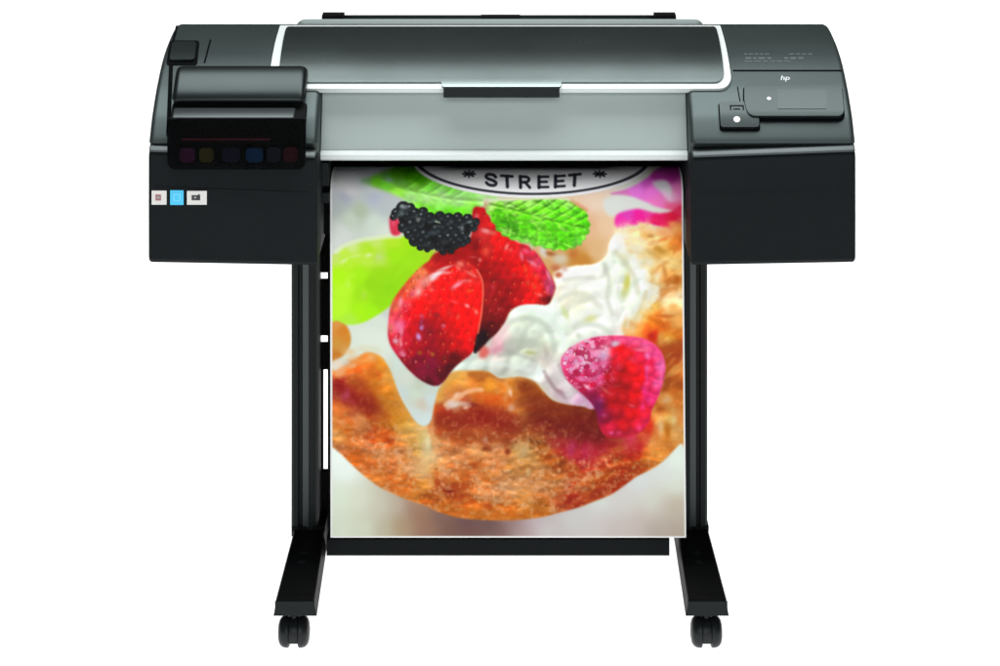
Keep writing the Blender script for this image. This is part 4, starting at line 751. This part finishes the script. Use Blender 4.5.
    bb = [(404, 208.5, 6.6), (411, 208, 4.5), (397, 213, 4.6), (394, 217, 3.2), (400, 220, 5.0), (409, 216, 5.2), (416, 213, 4.6), (423, 216, 5.0), (431, 218, 5.2), (439, 221, 5), (447, 222, 5), (455, 223, 4.6), (462, 222, 4.6), (469, 219, 4.8), (474, 217.5, 3.8), (477, 222, 3.6),
          (404, 227, 5.2), (412, 224, 5.6), (420, 223, 5.2), (428, 226, 5.6), (437, 229, 5.6), (445, 229, 5.2), (453, 230, 5.2), (461, 229, 5), (468, 227, 5), (474, 227, 4.4), (410, 234, 5), (417, 232, 5.2), (425, 234, 5.4), (434, 237, 5.4), (442, 238, 5.2), (450, 237, 5), (458, 237, 5), (465, 235, 4.8), (471, 234, 4),
          (415, 241, 5), (423, 242, 5.4), (431, 244.5, 5), (440, 246, 5), (448, 245, 5), (456, 244, 4.8), (463, 242, 4.6), (468, 240, 3.6), (421, 247, 3.4), (436, 250, 3.6), (444, 251, 3.6), (452, 250, 3.6), (428, 249, 3)]
    bb += [(424, 212, 4.6), (432, 214, 4.8), (441, 216.5, 4.8), (450, 218, 4.6), (459, 217.5, 4.6), (0, 0, 0)]
    bb = [(x, y, q*1.10) for k, (x, y, q) in enumerate(bb) if k % 5 != 4 and q > 0]
    hb = balls(bb); bmk = blur((hb > .25).astype(np.float32), .45)
    bmk = np.maximum(bmk, poly([(400, 214), (420, 218), (446, 224), (470, 222), (470, 236), (455, 248), (430, 247), (412, 238), (402, 226)], .6))
    put((15, 18, 21), bmk)
    gx, gy = grad(blur(hb, .5)); lit = np.clip(.35-.55*gy-.3*gx, 0, 1)**1.6
    put((74, 88, 92), lit*bmk*.55*(1-.55*sm(Y, 226, 250)))
    put((1, 2, 4), bmk*(1-sm(hb, 1.4, 3.2))*.62)
    for x, y, q in bb:
        k = br.uniform(.25, 1)*(1-.5*(y > 238)); dot(x-q*.22, y-q*.34, q*.30, q*.24, (176, 190, 192), .68*k, -20, 1.3, bmk)
        if br.rand() < .4: dot(x+q*.3, y+q*.35, q*.28, q*.2, (58, 78, 90), .6, 20, 1.2, bmk)
    for (x, y, rx, ry, c) in [(405, 207, 4, 2.4, (176, 190, 196)), (402, 213, 3, 4, (110, 130, 126)), (419, 219, 3, 2, (170, 170, 160)), (433, 233, 4, 3, (70, 90, 104)), (463, 228, 2, 3, (160, 170, 170)), (471, 222, 3, 1.6, (130, 150, 146)), (446, 243, 4, 2, (66, 66, 70)), (428, 245, 4, 2, (60, 72, 60)), (440, 226, 3, 2, (66, 76, 80)), (452, 222, 2, 2, (86, 96, 96))]:
        dot(x, y, rx, ry, c, .6, 0, 1.2, bmk)
    dot(436, 252, 3, 1.6, (206, 176, 110), .7, -15)

    # ---- right mint leaf
    lo_ = spl([(590, 217), (592, 228), (588, 237), (583, 244), (574, 249), (562, 250), (549, 249), (536, 246), (522, 242), (509, 238), (500, 232), (494, 222), (488, 212)], 5, False)
    tooth = []
    for k, p in enumerate(lo_):
        e = lo_[min(k+1, len(lo_)-1)]-lo_[max(k-1, 0)]; nn = np.array([-e[1], e[0]])/max(1e-6, np.hypot(*e)); tooth.append(tuple(p+nn*(1.5 if k % 4 == 1 else (.4 if k % 4 == 2 else -.7))))
    mm = poly([(486, 206), (490, 202), (500, 201), (520, 200.5), (545, 199.6), (565, 199.6), (575, 202), (581, 207), (587, 210)]+tooth, .6, False)
    fm = field([(492, 204, 196, 226, 140), (510, 203, 176, 236, 120), (530, 202, 170, 244, 110), (550, 203, 150, 246, 90), (570, 204, 160, 244, 110), (500, 210, 100, 220, 10), (520, 210, 118, 226, 30), (545, 210, 116, 240, 30), (565, 210, 110, 246, 20), (580, 212, 96, 240, 10), (588, 222, 92, 240, 0), (575, 222, 90, 230, 0), (560, 220, 92, 240, 0), (540, 216, 86, 220, 0), (525, 218, 84, 214, 0), (510, 220, 66, 176, 0), (500, 220, 90, 216, 0), (515, 230, 60, 156, 0), (507, 234, 104, 210, 40), (525, 228, 90, 220, 0), (540, 228, 96, 232, 10), (555, 232, 88, 220, 0), (570, 235, 84, 214, 0), (585, 236, 90, 224, 20), (580, 244, 100, 210, 60), (565, 244, 90, 222, 10), (550, 244, 106, 232, 40), (535, 240, 110, 230, 40), (520, 238, 120, 220, 60), (528, 245, 150, 214, 110)], 4)
    put(fm*(.90+.16*noise(9, 91, 3, 1.3, .8, .4))[..., None], mm)
    put((190, 250, 130), mm*sm(noise(5, 92, 2, 1.8, .7, .3), .68, .95)*.5)
    put((50, 150, 0), blur(mm*sm(noise(6, 93, 3, 1.3, .8, .5), .60, .92), .4)*.5)
    put((150, 255, 70), blur(mm*sm(noise(4, 94, 2), .66, .95), .4)*.45)
    vein = np.zeros((H, W), np.float32); mid_ = [(492, 205), (505, 207.5), (518, 211), (532, 215), (548, 219.5), (566, 224), (586, 228)]
    vein = np.maximum(vein, line(mid_, 1.2, 1.4))
    for k, (bx, by) in enumerate([(505, 207.5), (514, 210), (523, 212.5), (533, 215.3), (543, 218), (553, 221), (563, 223.4), (573, 225.6)]):
        vein = np.maximum(vein, .8*line([(bx, by), (bx+5, by+9), (bx+7, by+17+min(k, 4)*1.5), (bx+5, by+27)], .9, 1.5))
        vein = np.maximum(vein, .8*line([(bx, by), (bx+9, by-5), (bx+18, by-10), (bx+26, by-16)], .9, 1.5))
    puff = blur(noise(5.5, 95, 2, 1.2, .9, .5), .5)
    relief(puff*1.5-blur(vein, .9)*1.9, .44, mm, -.4, -.9, .62, 1.45)
    put((60, 150, 8), blur(vein, .5)*mm*.20); put((176, 252, 96), np.roll(blur(vein, .6), int(1.4*PS), 0)*mm*.30)
    dot(488, 201, 3, 3.4, (226, 200, 190), .8); dot(487, 205, 2, 3, (200, 120, 100), .6)
    for (x, y, rx, ry, r, c, a) in [(545, 252, 3.4, 6, -25, (224, 226, 224), .9), (553, 254, 6, 2.4, 10, (150, 70, 20), .75), (562, 259, 9, 6, 0, (214, 206, 184), .9), (557, 268, 5, 3.5, 0, (196, 110, 76), .85), (560, 275, 4, 3, 0, (190, 76, 30), .8), (566, 268, 4, 4, 0, (214, 176, 156), .8), (533, 247, 2, 4, -20, (196, 220, 170), .7), (575, 254, 5, 6, 10, (196, 110, 40), .7)]:
        dot(x, y, rx, ry, c, a, r, 1.3)
    stroke([(574, 201), (582, 206), (588, 210)], 3, (222, 130, 80), .5, 2.5)

    # ---- raspberry
    rm = poly([(564, 372), (562, 360), (569, 350), (580, 343), (594, 338), (610, 336), (628, 336), (644, 338), (656, 344), (664, 354), (667, 368), (664, 384), (659, 398), (653, 410), (650, 422), (643, 431), (630, 437), (614, 438), (604, 434), (599, 424), (597, 412), (592, 403), (584, 395), (574, 386), (568, 380)], .8)
    rf = field([(566, 362, 206, 70, 130), (570, 374, 196, 40, 100), (576, 352, 206, 110, 150), (588, 344, 216, 90, 140), (600, 340, 214, 50, 110), (618, 342, 220, 60, 120), (630, 341, 236, 60, 120), (645, 344, 240, 70, 130), (656, 352, 240, 60, 130), (662, 366, 246, 84, 160), (660, 382, 244, 70, 140), (654, 398, 232, 40, 110), (585, 356, 210, 130, 176), (598, 356, 206, 120, 170), (606, 352, 206, 160, 190), (592, 368, 200, 60, 120), (580, 366, 196, 50, 110), (604, 366, 180, 30, 90),
        (578, 382, 176, 10, 60), (590, 384, 190, 0, 50), (600, 376, 190, 60, 120), (590, 395, 130, 6, 60), (598, 402, 110, 6, 66), (600, 414, 110, 0, 60), (618, 352, 226, 10, 40), (622, 350, 240, 0, 10), (630, 354, 232, 10, 20), (640, 356, 226, 16, 60), (650, 362, 240, 10, 60), (645, 370, 240, 4, 30), (655, 374, 250, 30, 90), (632, 366, 226, 2, 10), (618, 366, 180, 2, 20), (610, 376, 160, 0, 20), (625, 372, 160, 0, 4), (640, 380, 220, 0, 6), (648, 388, 210, 20, 80), (650, 398, 196, 16, 100),
        (610, 390, 160, 2, 16), (625, 388, 150, 0, 4), (638, 394, 206, 0, 6), (615, 402, 166, 0, 10), (630, 404, 176, 0, 6), (644, 408, 220, 10, 40), (620, 416, 160, 0, 20), (608, 418, 130, 0, 40), (634, 414, 206, 0, 10), (612, 428, 190, 10, 50), (625, 426, 180, 0, 10), (638, 424, 200, 6, 40), (646, 424, 210, 20, 70), (618, 435, 160, 16, 50), (632, 434, 176, 20, 50)], 4)
    put(np.clip(rf*np.array([1.12, 1.15, 1.08], np.float32)+np.array([.03, .01, .01], np.float32), 0, 1), rm)
    drp = [(572, 358), (583, 350), (595, 344), (609, 341), (624, 342), (638, 344), (650, 350), (658, 360), (661, 374), (657, 388), (652, 402), (646, 416), (574, 371), (586, 362), (599, 355), (613, 353), (628, 354), (642, 358), (650, 370), (649, 385), (644, 399), (582, 381), (594, 373), (607, 366), (622, 366), (635, 370), (638, 386), (634, 402), (592, 391), (603, 384), (616, 380), (628, 382), (603, 402), (614, 396), (624, 398), (606, 417), (618, 412), (630, 416), (612, 429), (626, 428), (639, 427)]
    hr = blur(balls([(x+rg.uniform(-1, 1), y+rg.uniform(-1, 1), 6.6) for x, y in drp]), 1.5); relief(hr, .13, rm*.75, -.45, -.9, .55, 1.5)
    for i, (x, y) in enumerate(drp):
        fr = np.clip((640-x)/60, 0, 1)*np.clip((405-y)/40, 0, 1)
        put((90, 0, 20), (el(x, y, 7.2, 6.6, 0, 4)-el(x, y, 5.0, 4.6, 0, 2)).clip(0, 1)*.15*rm)
        dot(x-1, y-1.6, 3.2, 2.3, (240, 150, 190) if x < 612 or x > 646 or y < 350 else (244, 70, 80), .16+.34*fr+.14*rg.rand(), rg.uniform(-30, 30), 1.2, rm)
    sl = rm*np.clip((622-X)/40, 0, 1)*np.clip((398-Y)/25, 0, 1)
    put((222, 160, 200), sl*sm(noise(5.5, 101, 3), .5, .8)*.75); put((170, 10, 60), sl*sm(noise(6, 102, 2), .62, .85)*.75); put((240, 226, 236), sl*sm(noise(3.6, 103, 2), .74, .95)*.7)
    for (x, y, rx, ry, r, c, a) in [(617, 344, 5, 3.2, 0, (206, 206, 222), .9), (604, 357, 5, 4, 0, (206, 166, 206), .7), (588, 387, 4, 2, 35, (250, 190, 210), .9), (578, 366, 3, 3, 0, (240, 190, 210), .8), (584, 379, 9, 2, 8, (230, 110, 170), .7), (622, 349, 5, 4, 0, (244, 0, 10), .8), (634, 360, 5, 3, 30, (226, 60, 100), .6), (649, 356, 3, 4, -20, (250, 120, 190), .9), (649, 368, 3.6, 3, 30, (250, 90, 140), .8), (642, 350, 8, 2, 5, (244, 120, 150), .7), (607, 391, 6, 1.6, 40, (206, 90, 80), .7), (603, 396, 2, 2, 0, (220, 80, 90), .6), (618, 386, 6, 1.6, -10, (180, 50, 50), .5), (633, 406, 4, 2, 15, (226, 70, 90), .8), (644, 407, 2.6, 4, 0, (240, 50, 130), .8), (646, 391, 3, 4, 0, (240, 50, 140), .7), (620, 368, 4, 3, 0, (200, 50, 80), .6), (612, 433, 3, 2, 0, (236, 80, 140), .8), (620, 433, 3, 2, 0, (226, 70, 110), .6), (640, 428, 3, 5, -10, (250, 70, 130), .7), (648, 374, 2, 8, 0, (220, 80, 180), .5), (598, 408, 5, 7, 20, (96, 14, 80), .6), (590, 402, 3, 5, 30, (120, 10, 60), .5), (663, 372, 2, 13, 5, (248, 120, 180), .5)]:
        dot(x, y, rx, ry, c, a, r, 1.2, rm)
    # ---- fine press grain, then the unprinted margin
    img[:] = np.clip(img, 0, 1)
    return img, X, Y
# ---------------------------------------------------------------- the poster hanging out of the slot
def make_poster():
    img, X, Y = paint_print()
    # white unprinted margin
    mg = np.clip(np.maximum.reduce([(332.7-X)*1.2, (X-684.2)*1.2, (Y-535.7)*1.2]), 0, 1)[..., None]
    img = img*(1-mg)+np.array((.93, .94, .935))*mg
    img = np.clip(img, 0, 1); lin = np.where(img <= .04045, img/12.92, ((img+.055)/1.055)**2.4)
    lin = np.clip(lin*PRINT_GAIN, 0, .95)
    # paper path: level out of the slot, over the edge, then straight down
    def P(y, d): return (d, PZ(y, d))
    path = [(4.20, .749), (4.13, .7475)]+catmull([P(166.6, 4.090), P(171, 4.058), P(178, 4.029), P(186, 4.014), P(196, 4.008), P(212, 4.0065), P(240, 4.005)], 10)
    path += [P(y, 4.005-.027*(y-240)/298.3) for y in np.linspace(240, 538.3, 60)[1:]]
    path = np.array(path); prow = (CAM_H-path[:, 1])*FPX/path[:, 0]+HOR
    rows = Y[:, 0].astype(float); keep = (rows >= prow.min()) & (rows <= 538.2)
    sel = np.where(keep)[0]; rows = rows[sel]
    d = np.interp(rows, prow, path[:, 0]); z = np.interp(rows, prow, path[:, 1])
    nx = PW; u = np.linspace(-.3008, .3008, nx)+.0141
    curl = .0016*np.sin((z-.1)*5.0)[:, None]*np.cos(u*6.0)[None, :]*(np.clip((.68-z)/.2, 0, 1)[:, None])       # paper never hangs quite flat
    Xg = np.repeat(u[None, :], len(rows), 0)-(.0026*np.clip((538-rows)/330, 0, 1))[:, None]; Yg = np.repeat((d-CAM_D)[:, None], nx, 1)+curl; Zg = np.repeat(z[:, None], nx, 1)
    co = np.stack([Xg, Yg, Zg], -1).reshape(-1, 3).astype(np.float32)
    nr = len(rows); idx = np.arange(nr*nx).reshape(nr, nx)
    q = np.stack([idx[:-1, :-1], idx[1:, :-1], idx[1:, 1:], idx[:-1, 1:]], -1).reshape(-1, 4).astype(np.int32)
    me = bpy.data.meshes.new('poster'); me.vertices.add(len(co)); me.vertices.foreach_set('co', co.ravel())
    me.loops.add(q.size); me.loops.foreach_set('vertex_index', q.ravel())
    me.polygons.add(len(q)); me.polygons.foreach_set('loop_start', np.arange(0, q.size, 4, dtype=np.int32)); me.polygons.foreach_set('loop_total', np.full(len(q), 4, np.int32))
    me.update(calc_edges=True); me.polygons.foreach_set('use_smooth', np.ones(len(q), bool))
    at = me.color_attributes.new('print', 'FLOAT_COLOR', 'POINT')
    at.data.foreach_set('color', np.concatenate([lin[sel].reshape(-1, 3), np.ones((nr*nx, 1))], 1).astype(np.float32).ravel())
    m = bpy.data.materials.new('printed_photo_paper'); m.use_nodes = True; b = m.node_tree.nodes['Principled BSDF']
    a = m.node_tree.nodes.new('ShaderNodeVertexColor'); a.layer_name = 'print'; m.node_tree.links.new(a.outputs['Color'], b.inputs['Base Color'])
    b.inputs['Roughness'].default_value = .45; b.inputs['Specular IOR Level'].default_value = .12
    me.materials.append(m)
    o = bpy.data.objects.new('poster', me); sc.collection.objects.link(o)
    sol = o.modifiers.new('paper_thickness', 'SOLIDIFY'); sol.thickness = .0004; sol.offset = -1
    o['label'] = 'colour poster of a fruit filled pastry hanging down from the printer slot'; o['category'] = 'poster'
    return o
PRINT_GAIN = .86
make_poster()
